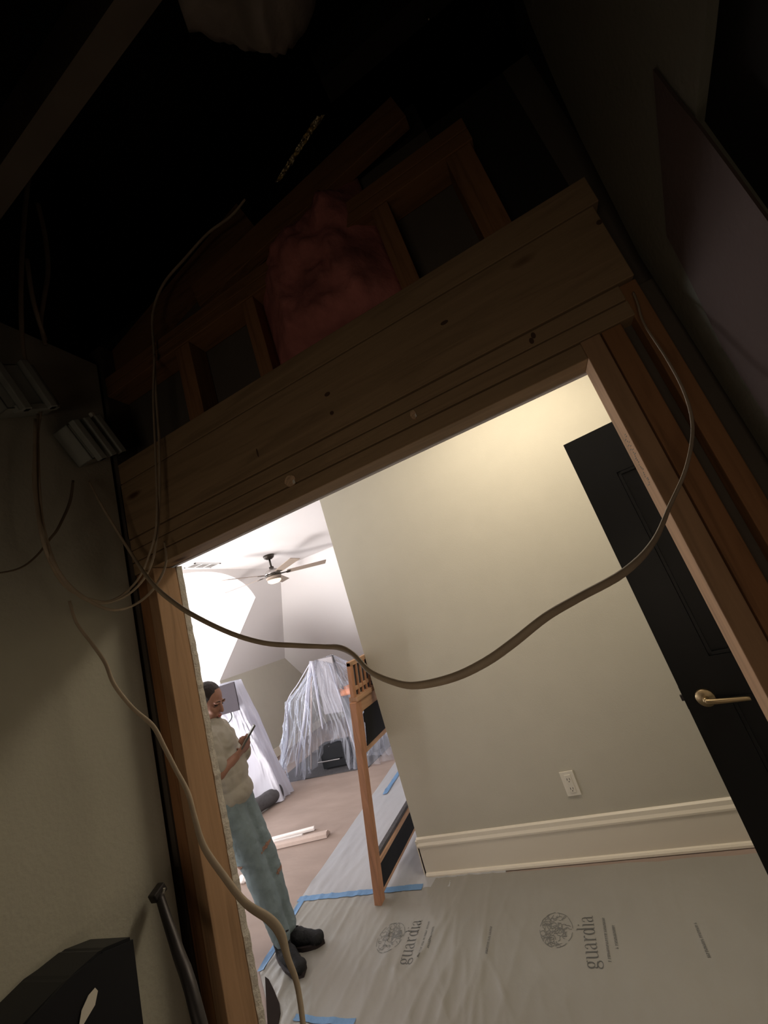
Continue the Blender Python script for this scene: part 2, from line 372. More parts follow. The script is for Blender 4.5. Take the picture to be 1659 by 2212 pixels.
# dark door leaf, open towards us
dang = math.radians(-14)
dm = Matrix.Translation((.262, 1.90, 0)) @ Matrix.Rotation(dang, 4, 'Z')
def dbox(bm, a, b, bev=0.0):
    vs = box(bm, a, b, bev=bev); bmesh.ops.transform(bm, matrix=dm, verts=vs)
bm = B()
W_, H_ = .76, 2.067
for a, b in (((0, -.035, .01), (.135, 0, H_)), ((W_ - .13, -.035, .01), (W_, 0, H_)), ((.135, -.035, .01), (W_ - .13, 0, .24)), ((.135, -.035, .98), (W_ - .13, 0, 1.12)), ((.135, -.035, 1.865), (W_ - .13, 0, H_))): dbox(bm, a, b)
d = struct('door_1', bm, M['door'], 'black painted panel door standing open at the right')
for z0, z1 in ((.24, .98), (1.12, 1.865)):
    bm = B(); dbox(bm, (.135, -.022, z0), (W_ - .13, -.006, z1)); obj('door_panel', bm, M['door'], d)
    bm = B()
    for s in (0, 1):
        x0, x1 = .135, W_ - .13; q = .014
        for a, b in (((x0, -.034, z0), (x0 + q, -.024, z1)), ((x1 - q, -.034, z0), (x1, -.024, z1)), ((x0, -.034, z0), (x1, -.024, z0 + q)), ((x0, -.034, z1 - q), (x1, -.024, z1))):
            dbox(bm, a, b, .003)
        break
    obj('door_moulding', bm, M['door'], d)
bm = B()
cyl(bm, (.066, -.035, .985), (.066, -.047, .985), .031, .029, 28)
cyl(bm, (.066, -.045, .985), (.066, -.078, .985), .010, .009, 16)
tube(bm, [(.066, -.078, .985, .0095), (.085, -.083, .984, .0095), (.13, -.085, .983, .0085), (.19, -.083, .981, .007)], 12, 5, 1)
bmesh.ops.transform(bm, matrix=dm, verts=bm.verts)
obj('door_handle', bm, M['brass'], d, True)
bm = B(); dbox(bm, (-.0015, -.029, .95), (0.0, -.006, 1.03)); dbox(bm, (-.010, -.023, .978), (0, -.011, .998)); obj('door_latch', bm, M['steel'], d)

# ------------------------------------------------------------------ printed protective film on the floor
def wr(x, y):
    """height of the wrinkled film"""
    h = 0
    q = noise.noise((x * 1.3 + .35 * math.sin(y * 2.1) + 5, y * .8, 2.0))
    for sx, sy, a, k, off in ((7.5, 1.0, .009, 9, 0), (13, 1.7, .0055, 8, 4.3), (4.2, 1.4, .007, 12, 9.1), (24, 4.5, .0025, 6, 2.2)):
        r = noise.noise((x * sx + y * .9 * (1 if off else -1) + off, y * sy, off)) 
        h += a * math.exp(-abs(r) * k * 1.4)
    fade = 1.0 if x < -1.15 else (.62 if x < -.7 else .30)
    k = min(1, max(0, (-.6 - x) / .75)); fade = .22 + .78 * k
    return .0015 + h * fade * (.55 + .9 * abs(q)) + .0012 * noise.noise((x * 9, y * 9, 0))
def sheet(name, inside, x0, x1, y0, y1, st, m, label, cat, hf=wr, z=0):
    bm = B(); nx = int((x1 - x0) / st); ny = int((y1 - y0) / st); g = {}
    for i in range(nx + 1):
        for j in range(ny + 1):
            x = x0 + (x1 - x0) * i / nx; y = y0 + (y1 - y0) * j / ny
            x_, y_ = inside(x, y)
            g[i, j] = bm.verts.new((x_, y_, z + hf(x_, y_)))
    for i in range(nx):
        for j in range(ny): bm.faces.new((g[i, j], g[i + 1, j], g[i + 1, j + 1], g[i, j + 1]))
    return tag(obj(name, bm, m, None, True), label, cat)
def near(x, y):
    t = (y - 1.02) / (2.70 - 1.02)
    lx = -1.90 if y < 1.8 else (-1.90 - .36 * min(1, (y - 1.8) / .33))   # left border follows the taped edge
    if y >= 2.13: lx = -2.262 - .10 * (y - 2.13) / .48
    u = (x + 2.4) / 3.4
    ry = 2.70 - .045 * max(0, (u - .35)) * 1.6 + .008 * noise.noise((x * 6, 0, 0))
    if u < .30: ry = 2.625
    return lx + (1.0 - lx) * u, 1.02 + (ry - 1.02) * t
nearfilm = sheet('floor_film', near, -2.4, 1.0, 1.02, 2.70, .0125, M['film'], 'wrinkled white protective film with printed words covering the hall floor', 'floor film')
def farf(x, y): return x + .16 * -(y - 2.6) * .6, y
sheet('floor_film', lambda x, y: (x - .055 * (y - 2.6), y), -2.36, -.9, 2.618, 5.2, .02, M['film_lit'], 'white protective film strip leading away behind the orange wooden frame', 'floor film', lambda x, y: wr(x, y) * .8 * (1 if y < 3.3 else .5))
def tapeobj(a, b, w, label):
    a = V(a); b = V(b); d = (b - a); L_ = d.length; d.normalize(); s = V(-d.y, d.x, 0); bm = B(); n = max(8, int(L_ / .015)); rows = []
    for i in range(n + 1):
        p = a + d * (L_ * i / n); row = []
        for k in range(5):
            q = p + s * (w * (k / 4 - .5)) + d * (.006 * noise.noise((k * 3.3, 1, 0)) if i in (0, n) else 0)
            row.append(bm.verts.new((q.x, q.y, wr(q.x, q.y) + .003)))
        rows.append(row)
    for p, q in zip(rows, rows[1:]):
        for k in range(4): bm.faces.new((p[k], p[k + 1], q[k + 1], q[k]))
    return tag(obj('blue_tape', bm, M['tape'], None, True), label, 'tape')
tapeobj((-2.37, 2.612, 0), (-1.43, 2.63, 0), .048, 'blue tape strip running across the film to the wall corner')
tapeobj((-2.33, 2.59, 0), (-2.255, 2.08, 0), .042, 'blue tape strip along the left edge of the film beside the shoe')
tapeobj((-2.27, 3.95, 0), (-2.31, 4.65, 0), .05, 'distant blue tape seam on the far film strip')
tapeobj((-1.84, 1.842, 0), (-1.50, 1.83, 0), .03, 'short blue tape piece at the bottom edge of the picture')

# print on the film: strokes raised a hair above it
def strokes(bm, S_, org, ux, uy, sc, lift=.0012):
    """S_: list of (points, widths)"""
    for pts, ws in S_:
        Q = cr([(p[0], p[1], w) for p, w in zip(pts, ws)], 6); rows = []
        for i, q in enumerate(Q):
            d = Q[min(i + 1, len(Q) - 1)] - Q[max(i - 1, 0)]; d = V(d.x, d.y, 0).normalized() if d.xy.length > 1e-6 else V(1, 0, 0)
            s = V(-d.y, d.x, 0) * q.z / 2; row = []
            for k in (-1, 1):
                P_ = (q.x + s.x * k, q.y + s.y * k)
                X_ = org[0] + (ux[0] * P_[0] + uy[0] * P_[1]) * sc; Y_ = org[1] + (ux[1] * P_[0] + uy[1] * P_[1]) * sc
                row.append(bm.verts.new((X_, Y_, wr(X_, Y_) + lift)))
            rows.append(row)
        for p, q in zip(rows, rows[1:]): bm.faces.new((p[0], p[1], q[1], q[0]))
def st(p, w): return (p, w if isinstance(w, list) else [w] * len(p))
def circ(cx, cy, rx, ry, a0, a1, n=10): return [(cx + rx * math.cos(math.radians(a0 + (a1 - a0) * i / n)), cy + ry * math.sin(math.radians(a0 + (a1 - a0) * i / n))) for i in range(n + 1)]
def bowl(cx, cy, rx, ry, a0=0, a1=360, n=14, T=.13, t=.035):
    p = circ(cx, cy, rx, ry, a0, a1, n); return (p, [t + (T - t) * abs(math.cos(math.radians(a0 + (a1 - a0) * i / n))) for i in range(n + 1)])
def stem(x, y0, y1, w=.12): return st([(x, y0), (x, (y0 + y1) / 2), (x, y1)], w)
def serif(x, y, l=.14, w=.035): return st([(x - l, y), (x, y), (x + l, y)], w)
G = {
 'g': (.82, [bowl(.36, .66, .24, .28), st([(.56, .86), (.64, .95), (.74, .93)], [.04, .06, .09]), st([(.20, .42), (.12, .30), (.20, .20), (.45, .16), (.66, .10)], [.04, .08, .1, .12, .12]), bowl(.38, -.06, .31, .20, 0, 360, 14, .09, .045)]),
 'u': (.88, [stem(.20, .96, .26), serif(.12, .97, .10), st([(.20, .30), (.24, .08), (.38, .03), (.54, .08), (.66, .20)], [.12, .10, .05, .04, .035]), stem(.70, .96, .03), serif(.62, .97, .10), serif(.77, .02, .08)]),
 'a': (.78, [st([(.14, .76), (.20, .90), (.36, .97), (.50, .90), (.54, .72)], [.09, .05, .04, .07, .12]), stem(.54, .74, .10), st([(.54, .12), (.62, .03), (.74, .06)], [.12, .06, .04]), st([(.54, .60), (.34, .52), (.16, .40), (.12, .22), (.24, .05), (.38, .07), (.54, .20)], [.03, .05, .09, .12, .09, .04, .03])]),
 'r': (.64, [stem(.22, .96, .02), serif(.14, .97, .10), serif(.23, .02, .16), st([(.26, .66), (.36, .86), (.50, .96), (.60, .90)], [.03, .05, .08, .12])]),
 'd': (.88, [bowl(.38, .49, .25, .46), stem(.68, 1.5, .05), serif(.60, 1.51, .10), serif(.76, .02, .08)]),
 'i': (.44, [stem(.22, .96, .02), serif(.14, .97, .10), serif(.22, .02, .16), st([(.18, 1.30), (.22, 1.32), (.26, 1.30)], .14)]),
}
def word(org, ang, length, m, parent, name='printed_word'):
    w = 'guardia'; tot = sum(G[c][0] for c in w); sc = length / tot
    ux = (math.cos(ang), math.sin(ang)); uy = (-ux[1], ux[0]); x = 0; bm = B()
    for c in w:
        L_ = [([(p[0] + x, p[1]) for p in pts], ws) for pts, ws in G[c][1]]
        strokes(bm, L_, org, ux, uy, sc); x += G[c][0]
    return obj(name, bm, m, parent)
def emblem(c, rx, ry, m, parent, seed):
    """round maze-like emblem of short winding lines"""
    rnd = random.Random(seed); bm = B()
    for k in range(70):
        a = rnd.uniform(0, 2 * PI); r = math.sqrt(rnd.random()) * .88; p = [(r * math.cos(a), r * math.sin(a))]
        th = rnd.uniform(0, 2 * PI); turn = rnd.choice((-1, 1)) * rnd.uniform(.5, 1.1)
        for _ in range(rnd.randint(3, 6)):
            th += turn; turn *= rnd.choice((1, 1, -1))
            q = (p[-1][0] + .13 * math.cos(th), p[-1][1] + .13 * math.sin(th))
            if q[0] ** 2 + q[1] ** 2 > .95: break
            p.append(q)
        if len(p) > 2: strokes(bm, [([(x * rx / ry, y) for x, y in p], [.026] * len(p))], c, (1, 0), (0, 1), ry)
    for a0 in range(0, 360, 45):
        p = circ(0, 0, .97, .97, a0, a0 + rnd.uniform(30, 42), 6); p = [((x * (1 + .04 * noise.noise((x * 4, y * 4, seed)))) * rx / ry, y) for x, y in p]
        strokes(bm, [(p, [.03] * len(p))], c, (1, 0), (0, 1), ry)
    return obj('printed_emblem', bm, m, parent)
def smallprint(a, ang, length, h, m, parent, seed):
    rnd = random.Random(seed); bm = B(); ux = (math.cos(ang), math.sin(ang)); uy = (-ux[1], ux[0]); x = 0
    while x < length:
        w = h * rnd.uniform(.35, .6)
        strokes(bm, [([(x, 0), (x + w * .2, h * .5), (x + w * .1, h)], [h * .22] * 3), ([(x, h * rnd.choice((.1, .5, .9))), (x + w * .4, h * .5), (x + w * .7, h * rnd.choice((.1, .9)))], [h * .18] * 3)], a, ux, uy, 1)
        x += w * 1.35 + (h * .5 if rnd.random() < .12 else 0)
    return obj('printed_line', bm, m, parent)
word((-.437, 2.072), math.radians(91), .275, M['ink'], nearfilm)
emblem((-.615, 2.276), .080, .100, M['ink2'], nearfilm, 5)
smallprint((-.390, 2.105), math.radians(90), .225, .012, M['ink2'], nearfilm, 1)
smallprint((-.352, 2.165), math.radians(90), .12, .012, M['ink2'], nearfilm, 2)
smallprint((-.020, 2.115), math.radians(90), .16, .012, M['ink2'], nearfilm, 3)
word((-1.335, 2.105), math.radians(93), .275, M['ink'], nearfilm)
emblem((-1.505, 2.27), .080, .100, M['ink2'], nearfilm, 9)
smallprint((-1.29, 2.14), math.radians(92), .225, .012, M['ink2'], nearfilm, 4)
smallprint((-1.255, 2.20), math.radians(92), .12, .012, M['ink2'], nearfilm, 5)
smallprint((-.935, 2.15), math.radians(90), .16, .012, M['ink2'], nearfilm, 6)

# ------------------------------------------------------------------ closet side: framing of the opening
D = .9; T0, T1 = .9, .985
def lumber(name, a, b, m, label, cat='beam', bev=.002, group=None):
    bm = B(); box(bm, a, b, bev=bev); return tag(obj(name, bm, m), label, cat, group)
Lw = M['woodx']
lumber('header_strip', (-1.195, .901, 1.980), (.239, .966, 2.0195), Lw, 'lowest pine strip of the header above the opening')
hs = lumber('header_strip', (-1.195, .900, 2.0235), (.352, .984, 2.0610), Lw, 'middle pine strip of the header with two drilled holes')
lumber('header_strip', (-1.195, .902, 2.0650), (.352, .984, 2.1015), Lw, 'upper pine strip directly beneath the wide header board')
lumber('header_board', (-1.198, .900, 2.1060), (.385, .984, 2.3055), Lw, 'wide knotty pine header board over the opening')
lumber('top_strip', (-1.198, .901, 2.310), (.40, .984, 2.385), Lw, 'pine plate lying on top of the header board')
# holes bored through the strips, pale splintered wood round them
for (x, z, w, h) in ((-.540, 2.034, .036, .034), (-.1535, 2.046, .016, .026)):
    bm = B(); pts = []
    for k in range(14):
        a = 2 * PI * k / 14; r = 1 + .22 * noise.noise((k * 1.7, x * 9, 0))
        pts.append((x + w / 2 * r * math.cos(a), .9, z + h / 2 * r * math.sin(a)))
    prism(bm, [(p[0], .8975, p[2]) for p in pts], (0, .003, 0)); obj('bored_hole', bm, M['hole'], hs)
    bm = B(); prism(bm, [(x + w * .22, .8965, z - h * .42), (x + w * .46, .8965, z - h * .34), (x + w * .40, .8965, z - h * .02), (x + w * .24, .8965, z - h * .10)], (0, .002, 0)); obj('splinter', bm, M['gyp'], hs)
bm = B()
for (x, z, l) in ((-.60, 2.13, .03), (-.59, 2.125, .02), (-.655, 2.075, .012), (-.63, 2.078, .014), (-.61, 2.073, .014), (-.11, 2.09, .03)):
    pass
bm.free()
Wz = M['woodz']
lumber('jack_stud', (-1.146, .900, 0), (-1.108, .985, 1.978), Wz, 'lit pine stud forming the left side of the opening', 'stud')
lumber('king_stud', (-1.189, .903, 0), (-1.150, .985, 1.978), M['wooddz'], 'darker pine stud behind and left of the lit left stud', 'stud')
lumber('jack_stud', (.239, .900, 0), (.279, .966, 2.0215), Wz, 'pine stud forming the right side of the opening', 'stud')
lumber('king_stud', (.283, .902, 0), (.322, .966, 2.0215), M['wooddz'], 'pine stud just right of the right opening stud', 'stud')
bm = B(); box(bm, (-1.106, .925, 1.2), (-1.108, .925, 1.2)) if 0 else None; bm.free()
# stencilled faint stamp on the right stud
js = bpy.data.objects['jack_stud.001']
bm = B(); rnd = random.Random(4)
for k in range(26):
    z = 1.80 - k * .0045 + rnd.uniform(-.001, .001); y = .915 + rnd.random() * .02; l = rnd.uniform(.004, .012)
    box(bm, (.2385, y, z), (.2392, y + l, z + .0015))
obj('lumber_stamp', bm, M['ink2'], js)
# cripple studs above the header
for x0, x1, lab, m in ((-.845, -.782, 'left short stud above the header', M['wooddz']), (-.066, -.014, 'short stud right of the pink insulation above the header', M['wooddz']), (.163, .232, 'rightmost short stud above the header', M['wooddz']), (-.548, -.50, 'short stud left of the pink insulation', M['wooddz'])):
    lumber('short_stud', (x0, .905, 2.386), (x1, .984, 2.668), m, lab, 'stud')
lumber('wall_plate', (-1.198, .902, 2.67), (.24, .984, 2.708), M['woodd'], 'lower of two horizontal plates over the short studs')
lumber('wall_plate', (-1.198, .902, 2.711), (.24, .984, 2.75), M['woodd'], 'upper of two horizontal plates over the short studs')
bm = B(); box(bm, (-.72, .91, 2.83), (.12, .948, 2.93), Matrix.Rotation(math.radians(-8), 3, 'Y'), bev=.002); tag(obj('truss_chord', bm, M['woodd']), 'reddish sloping board above the wall plates', 'beam')
bm = B(); box(bm, (-1.35, .95, 2.86), (-.45, .985, 2.99), Matrix.Rotation(math.radians(-16), 3, 'Y')); tag(obj('truss_chord', bm, M['woodd']), 'dark sloping board over the left end of the plates', 'beam')
bm = B(); box(bm, (.165, .986, 2.386), (.47, .994, 3.02)); box(bm, (-1.36, .986, 2.9), (.47, .994, 3.02)); struct('wall_shade_panel_right', bm, M['dark'])  # near-black sheet, its colour stands in for the unlit gap
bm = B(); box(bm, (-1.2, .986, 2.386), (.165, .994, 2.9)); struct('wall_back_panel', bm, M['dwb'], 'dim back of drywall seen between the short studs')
# pink insulation batt bulging out
bm = B(); g = {}
for i in range(41):
    for j in range(41):
        u = i / 40; v = j / 40; x = -.498 + u * .43; z = 2.388 + v * (.40 + .10 * u)
        e = min(1, 4 * u, 4 * (1 - u)) * min(1, 5 * v + .2, 5 * (1 - v) + .2)
        y = .955 - .085 * e - .028 * noise.noise((x * 11, z * 11, 3)) * e - .03 * abs(noise.noise((x * 22, z * 22, 7))) * e
        g[i, j] = bm.verts.new((x, y, z))
for i in range(40):
    for j in range(40): bm.faces.new((g[i, j], g[i + 1, j], g[i + 1, j + 1], g[i, j + 1]))
r = bmesh.ops.extrude_face_region(bm, geom=list(bm.faces)); 
for v in [e for e in r['geom'] if isinstance(e, bmesh.types.BMVert)]: v.co.y = .98
tag(obj('insulation_batt', bm, M['insul'], None, True), 'pink fluffy insulation stuffed between short studs above the header', 'insulation')

for px, pz, rw, rh in (((-0.356,0.900,2.218)[0], (-0.356,0.900,2.218)[2], .009, .006), ((-0.360,0.900,2.160)[0], (-0.360,0.900,2.160)[2], .006, .006), ((-0.001,0.900,2.232)[0], (-0.001,0.900,2.232)[2], .010, .005), ((-0.621,0.900,2.162)[0], (-0.621,0.900,2.162)[2], .0025, .014), ((0.379,0.900,2.259)[0], (0.379,0.900,2.259)[2], .006, .006)):
    bm = B(); pts = [(px + rw * math.cos(2 * PI * k / 12), .9, pz + rh * math.sin(2 * PI * k / 12)) for k in range(12)]
    prism(bm, [(p[0], .8992, p[2]) for p in pts], (0, .001, 0)); obj('knot', bm, M['knot'], bpy.data.objects['header_board'])
for px, pz in (((0.156,0.900,2.079)[0], (0.156,0.900,2.079)[2]), ((0.164,0.900,2.089)[0], (0.164,0.900,2.089)[2])):
    bm = B(); pts = [(px + .005 * math.cos(2 * PI * k / 10), .9, pz + .008 * math.sin(2 * PI * k / 10)) for k in range(10)]
    prism(bm, [(p[0], .9012, p[2]) for p in pts], (0, .001, 0)); obj('knot', bm, M['knot'], bpy.data.objects['header_strip.002'])
# closet shell
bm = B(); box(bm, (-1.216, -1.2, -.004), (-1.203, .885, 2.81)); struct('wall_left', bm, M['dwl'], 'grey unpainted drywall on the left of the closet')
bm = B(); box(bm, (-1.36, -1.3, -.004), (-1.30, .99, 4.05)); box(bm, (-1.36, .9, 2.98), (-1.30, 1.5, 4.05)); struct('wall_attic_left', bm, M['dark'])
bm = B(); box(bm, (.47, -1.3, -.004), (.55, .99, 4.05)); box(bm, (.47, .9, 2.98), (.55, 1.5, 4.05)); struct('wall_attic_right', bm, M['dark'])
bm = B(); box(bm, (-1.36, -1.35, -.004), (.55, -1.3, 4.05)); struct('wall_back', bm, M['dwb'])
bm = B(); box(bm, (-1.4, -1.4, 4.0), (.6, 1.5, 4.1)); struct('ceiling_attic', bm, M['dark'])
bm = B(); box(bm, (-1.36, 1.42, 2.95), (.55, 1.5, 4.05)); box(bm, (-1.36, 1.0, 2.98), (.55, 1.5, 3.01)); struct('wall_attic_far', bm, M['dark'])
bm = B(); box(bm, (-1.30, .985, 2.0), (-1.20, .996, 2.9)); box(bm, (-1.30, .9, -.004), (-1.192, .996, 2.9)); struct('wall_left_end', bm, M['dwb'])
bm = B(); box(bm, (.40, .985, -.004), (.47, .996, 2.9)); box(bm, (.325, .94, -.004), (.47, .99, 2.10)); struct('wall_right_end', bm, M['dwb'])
# right side: first layer of drywall and a second brownish sheet cut on the slant, shade mixed into both colours
bm = B()
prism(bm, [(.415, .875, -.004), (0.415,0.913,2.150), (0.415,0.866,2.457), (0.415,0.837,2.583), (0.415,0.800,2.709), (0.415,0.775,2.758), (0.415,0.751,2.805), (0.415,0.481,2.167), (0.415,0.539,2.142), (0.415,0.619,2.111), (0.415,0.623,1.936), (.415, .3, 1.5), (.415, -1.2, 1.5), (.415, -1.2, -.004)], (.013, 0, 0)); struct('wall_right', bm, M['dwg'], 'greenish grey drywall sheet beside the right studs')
bm = B()
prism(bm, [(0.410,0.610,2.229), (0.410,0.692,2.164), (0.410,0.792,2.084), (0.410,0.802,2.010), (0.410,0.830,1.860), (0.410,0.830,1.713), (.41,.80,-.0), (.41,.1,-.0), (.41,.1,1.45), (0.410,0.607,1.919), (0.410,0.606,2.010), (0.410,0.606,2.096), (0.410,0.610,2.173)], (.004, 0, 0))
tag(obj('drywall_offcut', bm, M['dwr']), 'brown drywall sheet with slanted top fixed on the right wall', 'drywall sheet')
lumber('wall_stud', (.35, .905, 0), (.385, .94, 2.1), M['wooddz'], 'dark recessed stud in the gap by the right drywall', 'stud')

# joists overhead, hanging plastic, foil, hook
bm = B(); prism(bm, [(-1.2, .478, 3.0), (.46, .37, 3.0), (.46, .425, 3.0), (-1.2, .535, 3.0)], (0, 0, .19)); tag(obj('ceiling_joist', bm, M['joist']), 'dim joist crossing the upper left corner overhead', 'joist')
bm = B(); rings = []
for i in range(36):
    u = i / 35; ring = []
    for k in range(24):
        a = 2 * PI * k / 24; w = .85 + .3 * noise.noise((u * 6, math.cos(a) * 2, math.sin(a) * 2)) + .16 * abs(noise.noise((u * 16, math.cos(a) * 5, math.sin(a) * 5)))
        c = V(-.27 + .36 * u, .535 + .14 * u, 3.11 + .02 * math.sin(u * 9)); s = math.sin(min(1, .25 + u * 1.4 if u < .6 else (1 - u) * 2.5 + .05) * PI / 2)
        ring.append(bm.verts.new(c + V(-.35 * math.cos(a), .8 * math.cos(a), math.sin(a)) * .125 * w * s))
    rings.append(ring)
for a, b in zip(rings, rings[1:]):
    for k in range(24): bm.faces.new((a[k], a[(k + 1) % 24], b[(k + 1) % 24], b[k]))
bm.faces.new(rings[0]); bm.faces.new(rings[-1])
tag(obj('plastic_bundle', bm, M['crump'], None, True), 'crumpled grey plastic hanging from the dark ceiling', 'plastic')
def strip(a, b, w, seed, name, label, cat, m):
    a = V(a); b = V(b); bm = B(); rows = []
    for i in range(25):
        u = i / 24; p = a.lerp(b, u); row = []
        for k in range(6):
            x = (k / 5 - .5) * w * (1 - .35 * u); q = p + V(x * .9, x * .3, -x * .3) + V(1, 1, 1) * .007 * noise.noise((i * .9, k * 1.1, seed))
            row.append(bm.verts.new(q))
        rows.append(row)
    for p, q in zip(rows, rows[1:]):
        for k in range(5): bm.faces.new((p[k], p[k + 1], q[k + 1], q[k]))
    r = bmesh.ops.extrude_face_region(bm, geom=list(bm.faces))
    bmesh.ops.translate(bm, vec=(0, .0015, .001), verts=[e for e in r['geom'] if isinstance(e, bmesh.types.BMVert)])
    return tag(obj(name, bm, m), label, cat)
strip((-0.093,0.880,3.066), (-0.299,0.905,2.997), .026, 2, 'foil_strip', 'crumpled gold-tinted foil strip glinting in the dark above the insulation', 'foil', M['foil'])
bm = B(); box(bm, (-.05, .80, 3.043), (.46, .86, 3.16)); tag(obj('ceiling_joist', bm, M['dark']), 'near black joist high up carrying the small metal hook', 'joist')
t = thing('metal_hook', 'tiny bright metal hook high in the dark near the top edge', 'hook', (0.263,0.840,3.017))
bm = B(); tube(bm, [(0.265,0.840,3.039) + (.003,), (0.262,0.840,3.031) + (.004,), (0.262,0.840,3.018) + (.0055,), (0.263,0.840,3.012) + (.004,)], 10, 4); obj('hook', bm, M['steel2'], t, True)

# ------------------------------------------------------------------ cables
def cable(pts, label, m='cable', flat=.7, group=None):
    bm = B(); tube(bm, pts, 8, 5, flat); return tag(obj('cable', bm, M[m], None, True), label, 'cable', group)
cable([(0.365,0.895,2.067,0.0029),(0.358,0.885,2.036,0.0028),(0.344,0.870,1.982,0.0028),(0.335,0.840,1.886,0.0030),(0.324,0.820,1.806,0.0033),(0.301,0.800,1.740,0.0035),(0.255,0.770,1.678,0.0034),(0.202,0.740,1.629,0.0036),(0.150,0.700,1.585,0.0048),(0.090,0.650,1.559,0.0062),(0.019,0.620,1.546,0.0061),(-0.030,0.600,1.536,0.0063),(-0.082,0.590,1.517,0.0067),(-0.125,0.580,1.504,0.0067),(-0.174,0.570,1.497,0.0064),(-0.230,0.570,1.499,0.0060),(-0.268,0.580,1.510,0.0055),(-0.311,0.600,1.531,0.0052),(-0.342,0.620,1.561,0.0051),(-0.375,0.640,1.578,0.0057),(-0.419,0.660,1.588,0.0047),(-0.492,0.680,1.606,0.0055),(-0.583,0.700,1.632,0.0058),(-0.690,0.730,1.677,0.0063),(-0.808,0.760,1.743,0.0069),(-0.910,0.790,1.808,0.0074),(-0.994,0.800,1.891,0.0072),(-1.120,0.845,2.030,0.0058),(-1.150,0.813,2.158,0.0051),(-1.165,0.796,2.230,0.0044),(-1.180,0.788,2.292,0.0037)], 'thick flat cable sagging right across the whole opening')
cable([(-1.150,0.677,1.901,0.0037),(-1.150,0.688,1.841,0.0037),(-1.140,0.715,1.776,0.0043),(-1.130,0.735,1.720,0.0049),(-1.120,0.743,1.661,0.0049),(-1.100,0.768,1.590,0.0049),(-1.080,0.802,1.528,0.0055),(-1.060,0.810,1.467,0.0055),(-1.040,0.816,1.408,0.0054),(-1.010,0.815,1.350,0.0058),(-0.990,0.806,1.297,0.0062),(-0.970,0.801,1.234,0.0072),(-0.930,0.805,1.169,0.0075),(-0.880,0.806,1.110,0.0078),(-0.840,0.823,1.066,0.0093),(-0.820,0.828,1.033,0.0097),(-0.800,0.814,0.998,0.0069),(-0.780,0.804,0.962,0.0058),(-0.760,0.778,0.917,0.0055),(-0.740,0.746,0.884,0.0052)], 'single cable running down beside the left stud to the bottom edge')
cable([(-1.150,0.655,2.483,0.0048),(-1.150,0.635,2.363,0.0046),(-1.140,0.617,2.237,0.0051),(-1.130,0.616,2.124,0.0049),(-1.120,0.626,2.017,0.0048),(-1.120,0.661,1.938,0.0043),(-1.110,0.709,1.881,0.0044),(-1.100,0.754,1.853,0.0038),(-1.100,0.816,1.862,0.0041),(-1.039,0.830,1.884,0.0041),(-0.991,0.840,1.930,0.0034),(-0.984,0.850,1.973,0.0034),(-0.993,0.860,2.021,0.0028)], 'lowest looping cable with its end hanging in front of the left stud')
cable([(-1.150,0.647,2.469,0.0041),(-1.140,0.630,2.298,0.0045),(-1.120,0.616,2.107,0.0043),(-1.140,0.652,1.983,0.0043),(-1.135,0.694,1.908,0.0037),(-1.130,0.748,1.882,0.0039),(-1.125,0.810,1.896,0.0041),(-1.090,0.840,1.926,0.0042),(-1.033,0.840,1.969,0.0042),(-1.001,0.850,2.054,0.0035),(-0.975,0.860,2.185,0.0043),(-0.950,0.870,2.358,0.0045),(-0.937,0.880,2.533,0.0047),(-0.911,0.880,2.688,0.0048),(-0.885,0.880,2.831,0.0049),(-0.813,0.880,2.916,0.0049),(-0.696,0.880,2.950,0.0048),(-0.581,0.880,2.975,0.0047),(-0.484,0.880,2.969,0.0046),(-0.410,0.870,2.973,0.0037)], 'long cable rising past the header end and curving up right into the dark')
cable([(-1.140,0.633,2.442,0.0040),(-1.130,0.613,2.218,0.0044),(-1.110,0.608,2.048,0.0042),(-1.160,0.666,1.963,0.0043),(-1.160,0.707,1.919,0.0038),(-1.155,0.769,1.892,0.0040),(-1.150,0.823,1.909,0.0042),(-1.070,0.820,1.934,0.0034),(-1.028,0.830,1.989,0.0034),(-0.988,0.840,2.078,0.0035),(-0.970,0.860,2.280,0.0037),(-0.942,0.870,2.513,0.0039),(-0.905,0.875,2.672,0.0040)], 'uppermost looping cable in the left bundle rising beside the header')
cable([(-1.160,0.728,2.273,0.0035),(-1.160,0.712,2.199,0.0041),(-1.160,0.675,2.115,0.0039),(-1.160,0.652,2.080,0.0038),(-1.160,0.618,2.031,0.0030),(-1.160,0.582,1.998,0.0029),(-1.160,0.540,1.985,0.0028),(-1.160,0.498,1.981,0.0027)], 'thin cable curving down and off the left edge', 'cabled')
cable([(-1.100,0.665,3.441,0.0074),(-1.120,0.648,3.236,0.0071),(-1.140,0.633,2.972,0.0067),(-1.150,0.627,2.787,0.0065),(-1.160,0.632,2.682,0.0057),(-1.150,0.642,2.588,0.0056),(-1.150,0.657,2.500,0.0049)], 'leftmost dim cable dropping from the dark attic to the left box')
cable([(-1.100,0.684,3.327,0.0074),(-1.120,0.707,3.212,0.0074),(-1.140,0.716,3.075,0.0073),(-1.150,0.697,2.933,0.0070),(-1.170,0.693,2.846,0.0061),(-1.190,0.712,2.786,0.0062)], 'bowed dim cable hanging beside the leftmost one in the attic')
cable([(-1.130,0.649,3.058,0.0069),(-1.140,0.658,2.935,0.0068),(-1.150,0.673,2.857,0.0068),(-1.190,0.713,2.806,0.0062)], 'short dim cable crossing toward the top edge of the left drywall')

